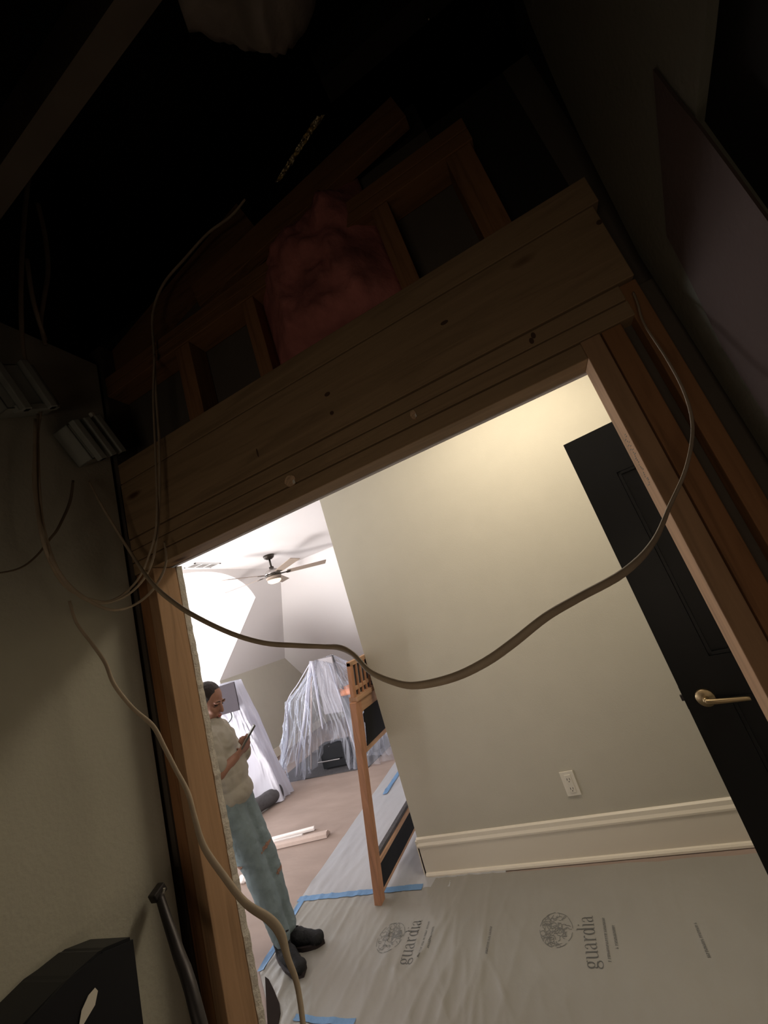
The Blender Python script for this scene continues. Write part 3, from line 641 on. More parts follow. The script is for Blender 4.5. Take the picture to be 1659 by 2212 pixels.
# electrical boxes on the left wall
def ebox(c, ang, size, label, ribs, dark=False):
    t = thing('electrical_box', label, 'electrical box', c)
    R3 = Matrix.Rotation(ang, 3, 'X'); c = V(c); a, b, h = size
    def bb(bm, lo, hi, bev=.0015): box(bm, c + V(lo), c + V(hi), R3, c, bev)
    bm = B(); bb(bm, (-a, -b, -h), (-a + .004, b, h), .001); bb(bm, (-a, -b, -h), (a, -b + .004, h), .001); bb(bm, (-a, b - .004, -h), (a, b, h), .001); bb(bm, (-a, -b, -h), (a, b, -h + .004), .001); bb(bm, (-a, -b, h - .004), (a, b, h), .001)
    bb(bm, (a - .004, -b, -h), (a, b, h), .001)
    obj('box_shell', bm, M['pvc'], t)
    for k in range(ribs):
        y = -b + (k + .5) * 2 * b / ribs
        bm = B(); bb(bm, (a, y - .011, -h - .012), (a + .022, y + .011, h + .004), .003); g_ = obj('gang_rib', bm, M['pvc'], t)
        bm = B(); bb(bm, (a + .005, y - .006, -h - .0135), (a + .018, y + .006, -h - .0115), 0); obj('knockout', bm, M['pvcd'], g_)
    return t, bb
t, bb = ebox((-1.155,0.787,2.423), math.radians(33), (.034, .062, .060), 'grey three-gang electrical box with a nail through it beside the left stud', 3)
bm = B(); bb(bm, (.0, -.02, .060), (.016, .018, .074)); obj('clamp_tab', bm, M['pvc'], t)
bm = B(); cyl(bm, (-1.140,0.846,2.404), (-1.120,0.883,2.402), .0017, .0017, 8); cyl(bm, (-1.120,0.881,2.402), (-1.120,0.890,2.404), .0026, .0026, 10); obj('nail', bm, M['steel2'], t)
bm = B(); bb(bm, (.02, .045, .062), (.034, .060, .082), .004); obj('screw_boss', bm, M['plate'], t)
t, bb = ebox((-1.155,0.596,2.528), math.radians(28), (.034, .075, .065), 'dark open electrical box cut off by the left edge', 2)
bm = B(); bb(bm, (.02, -.055, -.075), (.040, .065, -.058)); obj('clamp_tab', bm, M['pvc'], t)

# black box with sticker, steel bar leaning by the left wall
t = thing('black_case', 'tall black case with a beige sticker in the bottom left corner', 'case', (-1.1, .55, 0))
bm = B()
prism(bm, [(-1.05, .672, .0), (-1.05, .672, 1.150), (-1.05, .612, 1.172), (-1.05, .55, 1.172), (-1.05, .40, 1.15), (-1.05, .40, 0)], (-.14, 0, 0))
bmesh.ops.bevel(bm, geom=list(bm.edges), offset=.006, segments=2, affect='EDGES'); obj('case_body', bm, M['blackpl'], t)
bm = B(); prism(bm, [(-1.048,0.589,1.127), (-1.048,0.593,1.119), (-1.048,0.586,1.103), (-1.048,0.565,1.092), (-1.048,0.558,1.096), (-1.048,0.564,1.113), (-1.048,0.577,1.125)], (.001, 0, 0)); obj('sticker', bm, M['plate'], t)
t = thing('steel_bar', 'dark steel pry bar leaning against the drywall by the left stud', 'bar', (-.85, .66, 0))
bm = B(); tube(bm, [(-1.160,0.813,1.136) + (.010,), (-1.120,0.796,1.092) + (.011,), (-1.080,0.782,1.037) + (.013,), (-1.000,0.748,0.937) + (.014,), (-.80, .66, .45, .0145), (-.66, .58, .01, .0145)], 10, 4); obj('bar_shaft', bm, M['steel'], t, True)
bm = B(); box(bm, V((-1.165,0.816,1.144)) + V(-.012, -.020, -.012), V((-1.165,0.816,1.144)) + V(.012, .014, .010), Matrix.Rotation(math.radians(20), 3, 'X'), bev=.003); obj('bar_tip', bm, M['steel'], t)
bm = B(); box(bm, V((-1.155,0.817,1.136)) + V(0, -.004, -.012), V((-1.155,0.817,1.136)) + V(.004, .004, .012), Matrix.Rotation(math.radians(-25), 3, 'X'), bev=.001); obj('bar_edge', bm, M['steel2'], t)['label'] = 'bright worn edge'

# ------------------------------------------------------------------ leaning wooden frame with slats
t = thing('wooden_frame', 'tall orange wooden frame with black panels and a slatted top leaning in the hall', 'wooden frame', (-1.67, 2.6, 0))
LN = Matrix.Translation((-1.690, 2.531, 0)) @ Matrix.Rotation(math.radians(9.9), 4, 'Y')
def fb(name, a, b, m, bev=.002, par=None):
    bm = B(); vs = box(bm, a, b, bev=bev); bmesh.ops.transform(bm, matrix=LN, verts=bm.verts); return obj(name, bm, m, par or t)
fb('post', (-.024, -.030, 0), (.024, .030, 1.17), M['wgate'])
fb('post', (-.024, .86, 0), (.024, .92, 1.17), M['wgate'])
fb('rail', (-.018, .02, .185), (.014, .86, .212), M['wgatey']); fb('rail', (-.012, .02, .028), (.012, .86, .045), M['wgatey'])
r_ = fb('rail_liner', (-.026, .02, .214), (.004, .86, .238), M['slate']); r_['label'] = 'dark grey strip along the lower rail'
fb('panel', (-.010, .022, .045), (.008, .86, .186), M['black'], 0)
fb('inner_post', (-.016, .022, .84), (.018, .062, 1.17), M['wgate'])
fb('rail', (-.018, .022, .835), (.016, .86, .866), M['wgatey']); fb('rail', (-.018, .022, 1.085), (.016, .86, 1.17), M['wgatey'])
bm = B(); prism(bm, [(.017, .062, .872), (.017, .86, .872), (.017, .86, 1.09), (.017, .085, 1.09), (.017, .085, 1.075), (.017, .065, 1.072), (.017, .068, 1.02), (.017, .082, 1.01)], (.006, 0, 0)); bmesh.ops.transform(bm, matrix=LN, verts=bm.verts); obj('panel', bm, M['black'], t)
fb('cap_rail', (-.034, -.01, 1.17), (.030, .88, 1.20), M['wgatey'])
fb('top_post', (-.014, -.022, 1.20), (.014, .018, 1.425), M['wgate']); fb('top_post', (-.014, .84, 1.20), (.014, .88, 1.425), M['wgate'])
fb('top_rail', (-.014, -.022, 1.40), (.014, .88, 1.43), M['wgatey']); fb('top_rail', (-.010, .018, 1.235), (.010, .84, 1.26), M['wgatey'])
for k in range(13):
    y = .065 + k * .062
    fb('slat', (.0, y, 1.20), (.013, y + .014, 1.40), M['wgate'], .001)
fb('backing', (-.012, .018, 1.20), (-.006, .84, 1.40), M['mdark'], 0)

# ------------------------------------------------------------------ far room: fan, vent
fc = V(-3.32, 4.467, 2.62)
t = thing('ceiling_fan', 'five-blade ceiling fan with lit lamp in the bright far room', 'fan', (-3.32, 4.467, 2.9))
bm = B(); lathe(bm, (fc.x, fc.y, 2.9), [(.074, 0), (.076, -.012), (.066, -.038), (.04, -.056), (.018, -.060)]); obj('canopy', bm, M['fanm'], t, True)
bm = B(); cyl(bm, (fc.x, fc.y, 2.85), (fc.x, fc.y, 2.70), .013, .013, 14); lathe(bm, (fc.x, fc.y, 2.715), [(.03, .02), (.034, .0), (.03, -.02)]); obj('downrod', bm, M['fanm'], t, True)
bm = B(); lathe(bm, (fc.x, fc.y, 2.62), [(.035, .09), (.075, .072), (.098, .045), (.104, .02), (.102, .012)]); obj('motor_housing', bm, M['fann'], t, True)
bm = B(); lathe(bm, (fc.x, fc.y, 2.62), [(.102, .010), (.110, .004), (.108, -.014), (.098, -.020)]); obj('motor_band', bm, M['fanm'], t, True)
bm = B(); lathe(bm, (fc.x, fc.y, 2.60), [(.098, -.0), (.106, -.008), (.104, -.026), (.088, -.034)]); lathe(bm, (fc.x, fc.y, 2.555), [(.088, .012), (.096, .004), (.094, -.006)]); obj('switch_housing', bm, M['fanb'], t, True)
bm = B(); lathe(bm, (fc.x, fc.y, 2.55), [(.09, .0), (.086, -.022), (.06, -.040), (.02, -.047), (.001, -.048)]); obj('lamp_glass', bm, M['glow'], t, True)
for k in range(5):
    a = math.radians(42 + 72 * k); m4 = Matrix.Translation(fc) @ Matrix.Rotation(a, 4, 'Z') @ Matrix.Rotation(math.radians(-12), 4, 'X')
    bm = B(); prism(bm, [(.19, -.052, 0), (.74, -.062, 0), (.745, -.052, 0), (.745, .062, 0), (.74, .066, 0), (.19, .052, 0)], (0, 0, .006)); bmesh.ops.transform(bm, matrix=m4, verts=bm.verts)
    obj('blade', bm, M['fanb'], t)
    bm = B(); prism(bm, [(.09, -.018, -.006), (.17, -.014, -.006), (.20, -.035, -.006), (.235, -.03, -.006), (.235, .03, -.006), (.20, .035, -.006), (.17, .014, -.006), (.09, .018, -.006)], (0, 0, .006)); bmesh.ops.transform(bm, matrix=m4, verts=bm.verts)
    obj('blade_arm', bm, M['fanm'], t)
t = thing('ceiling_vent', 'rectangular white air vent in the far ceiling beside the fan', 'vent', (-3.73, 3.71, 2.9))
bm = B()
for a, b in (((-3.82, 3.51, 2.892), (-3.64, 3.53, 2.90)), ((-3.82, 3.90, 2.892), (-3.64, 3.92, 2.90)), ((-3.82, 3.51, 2.892), (-3.80, 3.92, 2.90)), ((-3.66, 3.51, 2.892), (-3.64, 3.92, 2.90)), ((-3.80, 3.635, 2.892), (-3.66, 3.65, 2.90)), ((-3.80, 3.77, 2.892), (-3.66, 3.785, 2.90))): box(bm, a, b)
obj('vent_frame', bm, M['vent'], t)
bm = B(); box(bm, (-3.80, 3.53, 2.8965), (-3.66, 3.90, 2.899)); obj('vent_duct', bm, M['ventd'], t)
for k in range(7):
    bm = B(); x = -3.79 + k * .02; box(bm, (x, 3.53, 2.8915), (x + .003, 3.90, 2.8965)); obj('louver', bm, M['vent'], t)

# ------------------------------------------------------------------ plastic covered furniture
def drape(name, rings, m, label, nu=180, nv=16, amp=.05, seed=0, sharp=1.0, folds=26, parent=None, close=True):
    """loft closed rings of control points, folds deepen toward the floor"""
    R_ = []
    for ring in rings:
        P_ = ring + [ring[0]] if close else ring
        # resample by arc length
        Q = cr(P_, 10) if len(P_) > 2 else [V(p) for p in P_]
        L_ = [0]
        for a, b in zip(Q, Q[1:]): L_.append(L_[-1] + (b - a).length)
        out = []; j = 0
        for i in range(nu + 1):
            s = L_[-1] * i / nu
            while j < len(L_) - 2 and L_[j + 1] < s: j += 1
            t_ = (s - L_[j]) / max(1e-6, L_[j + 1] - L_[j]); out.append(Q[j].lerp(Q[j + 1], min(1, t_)))
        R_.append(out)
    bm = B(); rows = []; K = len(R_) - 1
    for k in range(K):
        for s in range(nv + (1 if k == K - 1 else 0)):
            f = s / nv; row = []; g_ = (k + f) / K
            for i in range(nu + (0 if close else 1)):
                a = R_[k][i]; b = R_[k + 1][i]; p = a.lerp(b, f)
                c = sum((R_[k][q] for q in range(0, nu, 12)), V(0, 0, 0)) / len(range(0, nu, 12))
                o_ = V(p.x - c.x, p.y - c.y, 0); o_ = o_.normalized() if o_.length > 1e-4 else V(0, 0, 0)
                ph = i / nu * folds + .7 * noise.noise((i * .05, g_ * 2, seed)) * 3
                w = 1 - abs(math.sin(ph * PI)) ** .7 * 1.5
                w2 = noise.noise((i * .35, g_ * 6, seed + 5))
                p = p + o_ * amp * (w * .55 + w2 * .5) * (.12 + g_ ** .8)
                p.z = max(p.z, .008 + .01 * abs(w2))
                row.append(bm.verts.new(p))
            rows.append(row)
    n_ = nu if close else nu + 1
    for a, b in zip(rows, rows[1:]):
        for i in range(n_ if close else n_ - 1): bm.faces.new((a[i], a[(i + 1) % n_], b[(i + 1) % n_], b[i]))
    o = obj(name, bm, m, parent, True)
    return o
PK = (-3.499,5.080,1.362); PK2 = (-3.294,5.220,1.372)
ring0 = [(PK[0], PK[1], PK[2]), (PK2[0] , PK2[1], PK2[2]), (PK2[0] + .03, PK2[1] + .06, PK2[2] - .01), (PK[0] + .02, PK[1] + .07, PK[2] - .01)]
ringp = [(-3.60, 5.02, 1.20), (-3.40, 4.98, 1.20), (-3.16, 5.10, 1.22), (-3.06, 5.3, 1.20), (-3.25, 5.38, 1.2), (-3.62, 5.25, 1.18)]
ringa = [(-3.95, 5.02, .93), (-3.62, 4.93, .92), (-3.30, 4.98, .92), (-2.98, 5.08, .92), (-2.82, 5.3, .90), (-3.2, 5.55, .92), (-3.75, 5.5, .93), (-4.10, 5.18, .93)]
ringb = [(-4.10, 4.90, .45), (-3.68, 4.82, .48), (-3.38, 4.98, .55), (-3.10, 4.86, .52), (-2.70, 4.95, .50), (-2.58, 5.3, .5), (-3.2, 5.75, .45), (-4.1, 5.6, .5), (-4.26, 5.15, .52)]
ringc = [(-4.32, 4.84, .005), (-3.80, 4.72, .005), (-3.52, 4.96, .24), (-3.30, 4.98, .28), (-3.15, 4.80, .005), (-2.80, 4.76, .005), (-2.45, 4.95, .005), (-2.42, 5.4, .005), (-3.2, 5.85, .005), (-4.3, 5.75, .005), (-4.62, 5.3, .005)]
d1 = drape('plastic_sheet', [ring0, ringp, ringa, ringb, ringc], M['drape'], '', amp=.10, seed=3, folds=17, nu=360, nv=18)
tag(d1, 'clear plastic sheet draped in a tall peak over furniture in the far room', 'plastic sheet')
for pts in ([(-3.462,5.020,1.379,0.0164),(-3.594,4.970,1.028,0.0226),(-3.712,4.900,0.675,0.0190),(-3.852,4.820,0.317,0.0155),(-3.928,4.750,0.058,0.0091)],
            [(-3.447,5.020,1.375,0.0164),(-3.572,4.980,1.020,0.0129),(-3.670,4.900,0.636,0.0126),(-3.795,4.820,0.279,0.0092),(-3.861,4.760,0.055,0.0061)],
            [(-3.439,5.020,1.373,0.0197),(-3.450,4.980,1.055,0.0193),(-3.463,4.950,0.758,0.0158),(-3.480,4.930,0.500,0.0093)],
            [(-3.465,5.020,1.367,0.0099),(-3.732,5.000,1.146,0.0099),(-3.988,4.980,0.935,0.0132),(-4.137,4.900,0.484,0.0096),(-4.254,4.800,0.103,0.0063)],
            [(-3.983,4.970,0.924,0.0099),(-4.035,4.900,0.526,0.0096),(-4.140,4.850,0.266,0.0095),(-4.199,4.760,0.050,0.0062)],
            [(-3.274,5.160,1.366,0.0100),(-3.189,5.050,1.038,0.0096),(-3.117,4.980,0.676,0.0093),(-3.058,4.900,0.288,0.0090),(-2.991,4.820,0.034,0.0058)]):
    bm = B(); tube(bm, pts, 6, 5, .5); obj('pleat', bm, M['drape2'], d1, True)
# lower clear sheet right of the frame post
ra = [(-2.95, 5.35, .42), (-2.6, 5.2, .45), (-2.3, 5.35, .42), (-2.35, 5.8, .4), (-2.9, 5.85, .4)]
rb = [(-3.05, 5.15, .0), (-2.6, 5.0, .0), (-2.1, 5.1, .0), (-2.0, 5.9, .0), (-3.0, 6.0, .0)]
rt = [(-2.8, 5.5, .50), (-2.6, 5.45, .52), (-2.45, 5.5, .5), (-2.5, 5.7, .5), (-2.75, 5.7, .5)]
tag(drape('plastic_sheet', [rt, ra, rb], M['drape'], '', amp=.05, seed=8, folds=18), 'low clear plastic heap on the floor just right of the frame post', 'plastic sheet')
# milky sheet over the tall panel on the left
r0 = [(-4.52, 4.24, 1.475), (-4.20, 4.24, 1.455), (-4.17, 4.30, 1.455), (-4.19, 4.42, 1.455), (-4.55, 4.44, 1.475)]
r1 = [(-4.75, 4.22, .9), (-4.06, 4.22, .88), (-4.03, 4.30, .88), (-4.06, 4.44, .88), (-4.85, 4.48, .9)]
r2 = [(-5.0, 4.15, .005), (-3.84, 4.20, .005), (-3.80, 4.32, .005), (-3.90, 4.50, .005), (-5.1, 4.6, .005)]
tag(drape('plastic_sheet', [r0, r1, r2], M['drape2'], '', amp=.045, seed=12, folds=22), 'milky white plastic sheet hanging from a tall panel behind the woman', 'plastic sheet')
# things under the sheets
bm = B(); box(bm, (-4.44, 4.09, 1.12), (-3.99, 4.105, 1.46), bev=.004); tag(obj('grey_panel', bm, M['mpan']), 'square grey panel at the top of the milky sheet behind the head', 'panel')
bm = B(); box(bm, (-4.5, 4.30, 0), (-4.24, 4.38, 1.42), bev=.01); tag(obj('covered_cabinet', bm, M['mgrey']), 'narrow upright shape hidden beneath the milky sheet', 'furniture')
t = thing('covered_easel', 'upright stand with a grey board beneath the peaked clear sheet', 'stand', (-3.4, 5.25, 0))
bm = B(); box(bm, (-3.50, 5.12, .62), (-3.20, 5.15, 1.36), Matrix.Rotation(math.radians(4), 3, 'Y'), bev=.004); obj('board', bm, M['mgrey'], t)
bm = B(); tube(bm, [(-3.19, 5.17, 1.36, .013), (-3.16, 5.2, .6, .013), (-3.12, 5.22, .02, .013)], 8, 2); obj('leg', bm, M['mdark'], t)
bm = B(); tube(bm, [(-3.52, 5.12, 1.36, .012), (-3.75, 5.1, .6, .012), (-3.9, 5.05, .02, .012)], 8, 2); obj('leg', bm, M['mdf'], t)
bm = B(); tube(bm, [(-3.36, 5.15, 1.3, .012), (-3.34, 5.35, .6, .012), (-3.3, 5.5, .02, .012)], 8, 2); obj('leg', bm, M['mdark'], t)
t = thing('covered_drum', 'orange-rimmed dark round object showing through the clear sheet', 'drum', (-3.08, 5.36, 0))
bm = B(); lathe(bm, (-3.08, 5.36, 0), [(.17, 0), (.22, .10), (.245, .5), (.235, .80)]); obj('drum_body', bm, M['mdark'], t, True)
bm = B(); lathe(bm, (-3.08, 5.36, .80), [(.24, 0), (.255, .02), (.25, .06), (.2, .08)]); obj('drum_rim', bm, M['morange'], t, True)
t = thing('covered_crate', 'black low crate peeking out at the foot of the clear sheet', 'crate', (-3.45, 5.05, 0))
bm = B(); box(bm, (-3.62, 4.93, .02), (-3.22, 5.10, .30), bev=.01); obj('crate_body', bm, M['black'], t)
bm = B(); cyl(bm, (-3.66, 4.90, .12), (-3.30, 4.88, .12), .008); obj('crate_bar', bm, M['steel2'], t)
bm = B(); prism(bm, [(-4.35, 4.80, .0), (-2.85, 4.74, .0), (-2.75, 5.9, .0), (-4.4, 5.9, .0)], (0, 0, .006)); tag(obj('floor_mat', bm, M['slate']), 'dark grey mat beneath the peaked plastic-covered furniture', 'mat')
# black curved lamp wire seen near the head
bm = B(); tube(bm, [(-4.412,4.150,1.126) + (.006,), (-4.304,4.150,1.004) + (.006,), (-4.199,4.150,1.044) + (.006,), (-4.189,4.150,1.109) + (.006,), (-4.223,4.150,1.155) + (.006,)], 8, 6); tag(obj('curved_wire', bm, M['black'], None, True), 'black curved wire in front of the milky sheet near the face', 'wire')
# rolled carpet
t = thing('rolled_mat', 'dark grey rolled-up mat lying on the paper floor by the milky sheet', 'mat roll', (-3.9, 4.1, 0))
a = V(-4.02, 3.80, .085); b = V(-3.84, 4.30, .085); bm = B(); prf = []
for i in range(13):
    u = i / 12; p = a.lerp(b, u); prf.append((p.x, p.y, p.z - .004 * (i in (0, 12)), .080 + .004 * math.sin(i * 1.7)))
tube(bm, prf, 26, 1); obj('roll', bm, M['slate'], t, True)
bm = B(); d_ = (b - a).normalized(); s_ = V(-d_.y, d_.x, 0); pts = []
for k in range(40):
    th = k * .45; r = .012 + k * .0016; pts.append(b + d_ * .002 + s_ * r * math.cos(th) + V(0, 0, 1) * r * math.sin(th))
tube(bm, [(*p, .0018) for p in pts], 5, 1); obj('spiral_edge', bm, M['black'], t)
# loose mouldings on the floor
def mould(a, b, w, h, m, label):
    a = V(a); b = V(b); d = (b - a).normalized(); s = V(-d.y, d.x, 0); bm = B()
    P_ = [(0, 0), (w, 0), (w, h * .35), (w * .75, h * .55), (w * .6, h), (w * .2, h), (0, h * .7)]
    prism(bm, [a + s * x + V(0, 0, z) for x, z in P_], b - a); return tag(obj('moulding', bm, m), label, 'moulding')
mould((-3.22, 3.245, 0), (-2.585, 3.335, 0), .075, .04, M['mdf'], 'nearer thick pale moulding length lying on the paper floor')
mould((-3.25, 3.40, 0), (-2.82, 3.485, 0), .035, .03, M['mdfw'], 'farther thin white moulding length lying on the paper floor')
mould((-3.24, 3.35, 0), (-2.9, 3.405, 0), .03, .02, M['mdfw'], 'middle flat white moulding between the two others')

bm = B(); ell(bm, (-3.090,2.886,0.020), (.07, .05, .028)); tag(fuse('plastic_scrap', bm, M['mdfw'], .006, None, 1, lambda c: .012 * noise.noise(c * 38)), 'small crumpled white scrap on the paper floor beside the left leg', 'scrap')
bm = B(); P_ = [(-2.190,2.045,0.004), (-2.151,2.029,0.004), (-2.072,1.974,0.004), (-1.980,1.904,0.004), (-1.940,1.861,0.004), (-1.916,1.815,0.004), (-1.878,1.761,0.004), (-1.930,1.759,0.004), (-2.043,1.881,0.004)]
prism(bm, P_, (0, 0, .006)); tag(obj('bare_floor_gap', bm, M['floor_gap']), 'dark curved offcut of bare floor beside the torn drywall edge', 'crescent')  # flat dark piece standing in for floor the film leaves uncovered
# ------------------------------------------------------------------ person
pr = thing('person', 'woman in cream sweatshirt and ripped light jeans looking down at a phone', 'person', (-2.1, 2.2, 0))
hd = V(-2.395, 2.200, 1.440)                      # head centre
HR = Matrix.Rotation(math.radians(12), 3, 'Z') @ Matrix.Rotation(math.radians(24), 3, 'Y')   # faces +X, turned to us, bowed
def hp(x, y, z): return hd + HR @ V(x, y, z)
LH, RH = V(-2.385, 2.255, .86), V(-2.345, 2.125, .86)
LK, RK = V(-2.240, 2.265, .47), V(-2.235, 2.165, .455)
LA, RA = V(-2.145, 2.235, .09), V(-2.125, 2.150, .09)
LS, RS = V(-2.485, 2.335, 1.235), V(-2.330, 2.065, 1.235)
LE, RE = V(-2.430, 2.385, 1.02), V(-2.275, 2.075, 1.030)
LWr, RWr = V(-2.285, 2.325, 1.070), V(-2.235, 2.185, 1.075)
bm = B()
ell(bm, hd + HR @ V(-.012, 0, .028), (.096, .076, .098), HR)
ell(bm, hd + HR @ V(.030, 0, -.040), (.062, .058, .082), HR)
ell(bm, hp(.058, 0, -.105), (.026, .030, .022), HR)                 # chin
capsule(bm, hp(.088, 0, .012), .010, hp(.108, 0, -.030), .013)        # nose
for s in (-1, 1):
    ell(bm, hp(.080, s * .033, .022), (.018, .024, .010), HR)          # brow ridge
    ell(bm, hp(.056, s * .036, -.028), (.028, .024, .026), HR)         # cheek
    ell(bm, hp(-.012, s * .078, -.008), (.018, .008, .030), HR)        # ear
ell(bm, hp(.088, 0, -.062), (.014, .024, .012), HR)
capsule(bm, hp(-.025, 0, -.06), .052, (-2.41, 2.195, 1.26), .058)
TZ = Matrix.Rotation(math.radians(30), 3, 'Z')
ell(bm, (-2.40, 2.2, 1.12), (.10, .15, .17), TZ); ell(bm, (-2.375, 2.195, .93), (.11, .145, .16), TZ)
for s_, e_, w_ in ((LS, LE, LWr), (RS, RE, RWr)):
    capsule(bm, (-2.40, 2.2, 1.23), .06, s_, .052); capsule(bm, s_, .050, e_, .040); capsule(bm, e_, .040, w_, .026)
for h_, k_, a_ in ((LH, LK, LA), (RH, RK, RA)):
    capsule(bm, h_, .082, k_, .056); capsule(bm, k_, .055, a_, .036); capsule(bm, a_, .034, V(a_.x, a_.y, .05), .028)
def hand(w, d, n, side):
    """w wrist, d finger direction, n palm normal, side: thumb side"""
    d = V(d).normalized(); n = V(n).normalized(); s = d.cross(n).normalized() * side
    pc = w + d * .045
    for q in (-1, -.33, .33, 1): capsule(bm, w + s * q * .014, .017, w + d * .075 + s * q * .024, .0115, 10)
    for q, L_ in ((1, .068), (.36, .078), (-.3, .072), (-.95, .056)):
        b0 = w + d * .078 + s * q * .026; b1 = b0 + (d * .86 + n * .5) * L_ * .45; b2 = b1 + (d * .25 + n * .95) * L_ * .33; b3 = b2 + (n * .8 - d * .5) * L_ * .25
        capsule(bm, b0, .0092, b1, .0085, 10); capsule(bm, b1, .0085, b2, .0078, 10); capsule(bm, b2, .0078, b3, .0068, 10)
    t0 = w + d * .028 + s * .022; t1 = t0 + (s * .8 + d * .55 + n * .35) * .034; t2 = t1 + (d * .85 + n * .65 + s * .1) * .030
    capsule(bm, t0, .0125, t1, .0108, 10); capsule(bm, t1, .0105, t2, .0088, 10)
hand(RWr, (.42, .62, .42), (-.3, .35, .75), -1)
hand(LWr, (.62, -.45, .42), (-.3, -.3, .80), 1)
body = fuse('body', bm, M['skin'], .0065, pr, 2)
# face details
for s in (-1, 1):
    bm = B(); ell(bm, hp(.077, s * .032, .004), (.010, .015, .005), HR); obj('eye', bm, M['eye'], pr, True)
    bm = B(); tube(bm, [tuple(hp(.091, s * .016, .026)) + (.004,), tuple(hp(.093, s * .034, .032)) + (.004,), tuple(hp(.080, s * .052, .026)) + (.002,)], 6, 4); obj('eyebrow', bm, M['brow'], pr, True)
bm = B(); ell(bm, hp(.100, 0, -.058), (.007, .020, .005), HR); ell(bm, hp(.098, 0, -.068), (.008, .018, .006), HR); obj('lips', bm, M['lip'], pr, True)
# hair pulled back
bm = B()
ell(bm, hd + HR @ V(-.026, 0, .040), (.097, .084, .098), HR, 24); ell(bm, hd + HR @ V(-.060, 0, -.01), (.070, .078, .085), HR, 20)
ell(bm, hd + HR @ V(-.135, 0, -.01), (.045, .045, .05), HR)
fuse('hair', bm, M['hair'], .005, pr, 3, lambda c: .0015 * noise.noise((c * 55)))
# sweatshirt
bm = B()
ell(bm, (-2.40, 2.2, 1.14), (.125, .175, .17), TZ); ell(bm, (-2.375, 2.2, .98), (.145, .18, .19), TZ); ell(bm, (-2.365, 2.2, .865), (.150, .175, .10), TZ)
capsule(bm, (-2.41, 2.2, 1.245), .085, (-2.40, 2.2, 1.285), .075)
capsule(bm, (-2.40, 2.2, 1.2), .10, LS, .070); capsule(bm, (-2.39, 2.2, 1.2), .10, RS, .072)
capsule(bm, LS, .070, LE, .066); capsule(bm, LE, .068, LE.lerp(LWr, .62), .056); capsule(bm, LE.lerp(LWr, .62), .056, LE.lerp(LWr, .92), .042)
capsule(bm, RS, .072, RS.lerp(RE, .62), .066); capsule(bm, RS.lerp(RE, .62), .066, RS.lerp(RE, .80), .056)
fuse('sweatshirt', bm, M['shirt'], .009, pr, 3, lambda c: .008 * noise.noise((c.x * 9, c.y * 9, c.z * 15)) + .010 * abs(noise.noise((c.x * 16, c.y * 16, c.z * 22 + 4))))
# jeans
bm = B(); ell(bm, (-2.37, 2.19, .84), (.130, .160, .13), TZ)
for h_, k_, a_ in ((LH, LK, LA), (RH, RK, RA)):
    e_ = k_.lerp(a_, .96); capsule(bm, h_, .105, h_.lerp(k_, .6), .083); capsule(bm, h_.lerp(k_, .6), .083, k_, .070); capsule(bm, k_, .070, k_.lerp(e_, .4), .064); capsule(bm, k_.lerp(e_, .4), .064, e_, .048)
fuse('jeans', bm, M['jeans'], .009, pr, 3, lambda c: .006 * noise.noise((c.x * 12, c.y * 12, c.z * 18)) + .005 * abs(noise.noise((c.x * 30, c.y * 30, c.z * 40))))
jo = bpy.data.objects['jeans']; jorg = ROOT['jeans']
for c_, w_ in (((-2.114,2.160,0.530), .036), ((-2.041,2.160,0.381), .022), ((-2.306,2.100,0.503), .03)):
    c_ = V(c_); bm = B(); bm.from_mesh(jo.data); bm.normal_update(); ax_ = V(.69, .72, .35).normalized(); kill = []
    for f in bm.faces:
        p = f.calc_center_median() + jorg; q = p - c_; u = q.dot(ax_); v_ = q.z - u * .33
        r_ = (u / w_) ** 2 + (v_ / (.010 + .004 * noise.noise(p * 90))) ** 2
        if r_ > 1 or f.normal.dot(V(.55, -.83, 0)) < .1: kill.append(f)
    bmesh.ops.delete(bm, geom=kill, context='FACES'); bm.normal_update()
    if not bm.verts: bm.free(); continue
    for v, n in [(v, v.normal.copy()) for v in bm.verts]: v.co += n * .0025 + jorg
    o_ = obj('knee_rip', bm, M['patch'], pr, True); o_['label'] = 'frayed rip in the denim'
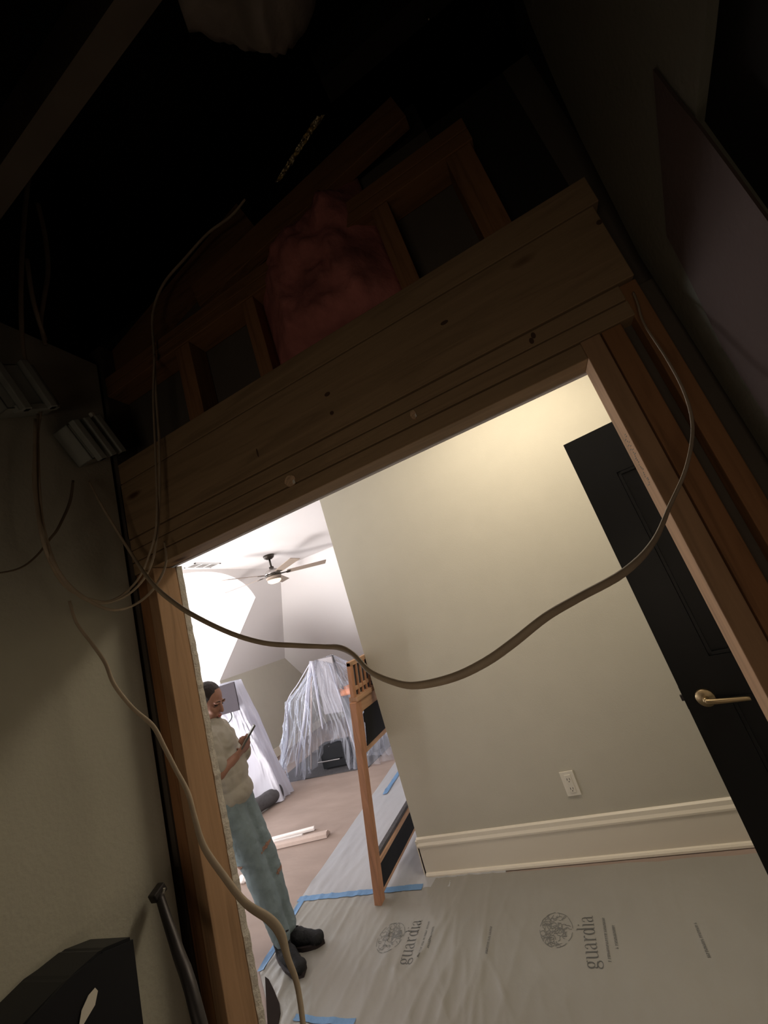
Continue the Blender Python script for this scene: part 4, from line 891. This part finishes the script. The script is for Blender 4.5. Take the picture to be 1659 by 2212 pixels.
# shoes
def shoe(an, ang):
    R3 = Matrix.Rotation(ang, 3, 'Z'); o_ = V(an.x, an.y, 0)
    def q(x, y, z): return o_ + R3 @ V(x, y, z)
    bm = B(); capsule(bm, q(-.035, 0, .045), .040, q(.06, 0, .048), .045); capsule(bm, q(.06, 0, .045), .044, q(.155, 0, .036), .034); ell(bm, q(.175, 0, .034), (.045, .042, .032), R3)
    capsule(bm, q(-.01, 0, .06), .046, q(-.012, 0, .125), .050)
    s_ = fuse('shoe', bm, M['shoe'], .006, pr, 2, lambda c: .002 * noise.noise((c * 40)))
    bm = B(); P_ = [(-.078, .030), (-.085, 0), (-.078, -.030), (0, -.042), (.10, -.050), (.18, -.040), (.222, 0), (.18, .040), (.10, .048), (0, .040)]
    prism(bm, [q(x, y, .003) for x, y in P_], (0, 0, .022)); obj('sole', bm, M['sole'], s_)
    for k in range(4):
        bm = B(); x = .035 + k * .022; z = .098 - k * .010; tube(bm, [tuple(q(x - .012, -.026, z - .014)) + (.0035,), tuple(q(x, 0, z)) + (.004,), tuple(q(x + .012, .026, z - .014)) + (.0035,)], 6, 4); obj('lace', bm, M['lace'], s_, True)
    bm = B(); tube(bm, [tuple(q(-.06, 0, .12)) + (.004,), tuple(q(-.075, .004, .150)) + (.005,), tuple(q(-.06, .006, .155)) + (.003,)], 6, 4); obj('pull_tab', bm, M['shoe'], s_)
shoe(LA, math.radians(4)); shoe(RA, math.radians(-28))
# phone in the hands
t = thing('mobile_phone', 'dark mobile phone held up in both hands of the woman', 'phone', (-2.19, 2.25, 1.10))
sd = V(-.72, .69, 0).normalized(); ax = V(.50, .52, .70).normalized(); nn = ax.cross(sd).normalized(); pc = V(-2.180, 2.262, 1.160)
def pb(bm, hx, hy, hz, off=0, bev=.0035):
    vs = box(bm, (-hx, -hy, -hz + off), (hx, hy, hz + off), bev=bev)
    bmesh.ops.transform(bm, matrix=Matrix.Translation(pc) @ Matrix((ax, sd, nn)).transposed().to_4x4(), verts=bm.verts)
bm = B(); pb(bm, .077, .037, .0055); obj('case', bm, M['case'], t)
bm = B(); pb(bm, .073, .034, .0012, .0055, .0005); obj('screen', bm, M['phone'], t)

# ------------------------------------------------------------------ groups of alike things
for o in list(C.objects):
    if o.parent is None and 'label' in o:
        g_ = {'cable': 'loose cables hanging around the opening', 'header_strip': 'pine strips stacked under the header board', 'short_stud': 'short studs above the header', 'wall_plate': 'plates over the short studs', 'jack_stud': 'studs beside the opening', 'king_stud': 'studs beside the opening', 'blue_tape': 'blue tape strips on the floor film', 'moulding': 'loose mouldings on the paper floor', 'plastic_sheet': 'plastic sheets over furniture', 'truss_chord': 'sloping boards above the plates', 'electrical_box': 'electrical boxes by the left drywall', 'floor_film': 'floor film sheets', 'ceiling_joist': 'joists overhead'}.get(o.name.split('.')[0])
        if g_: o['group'] = g_
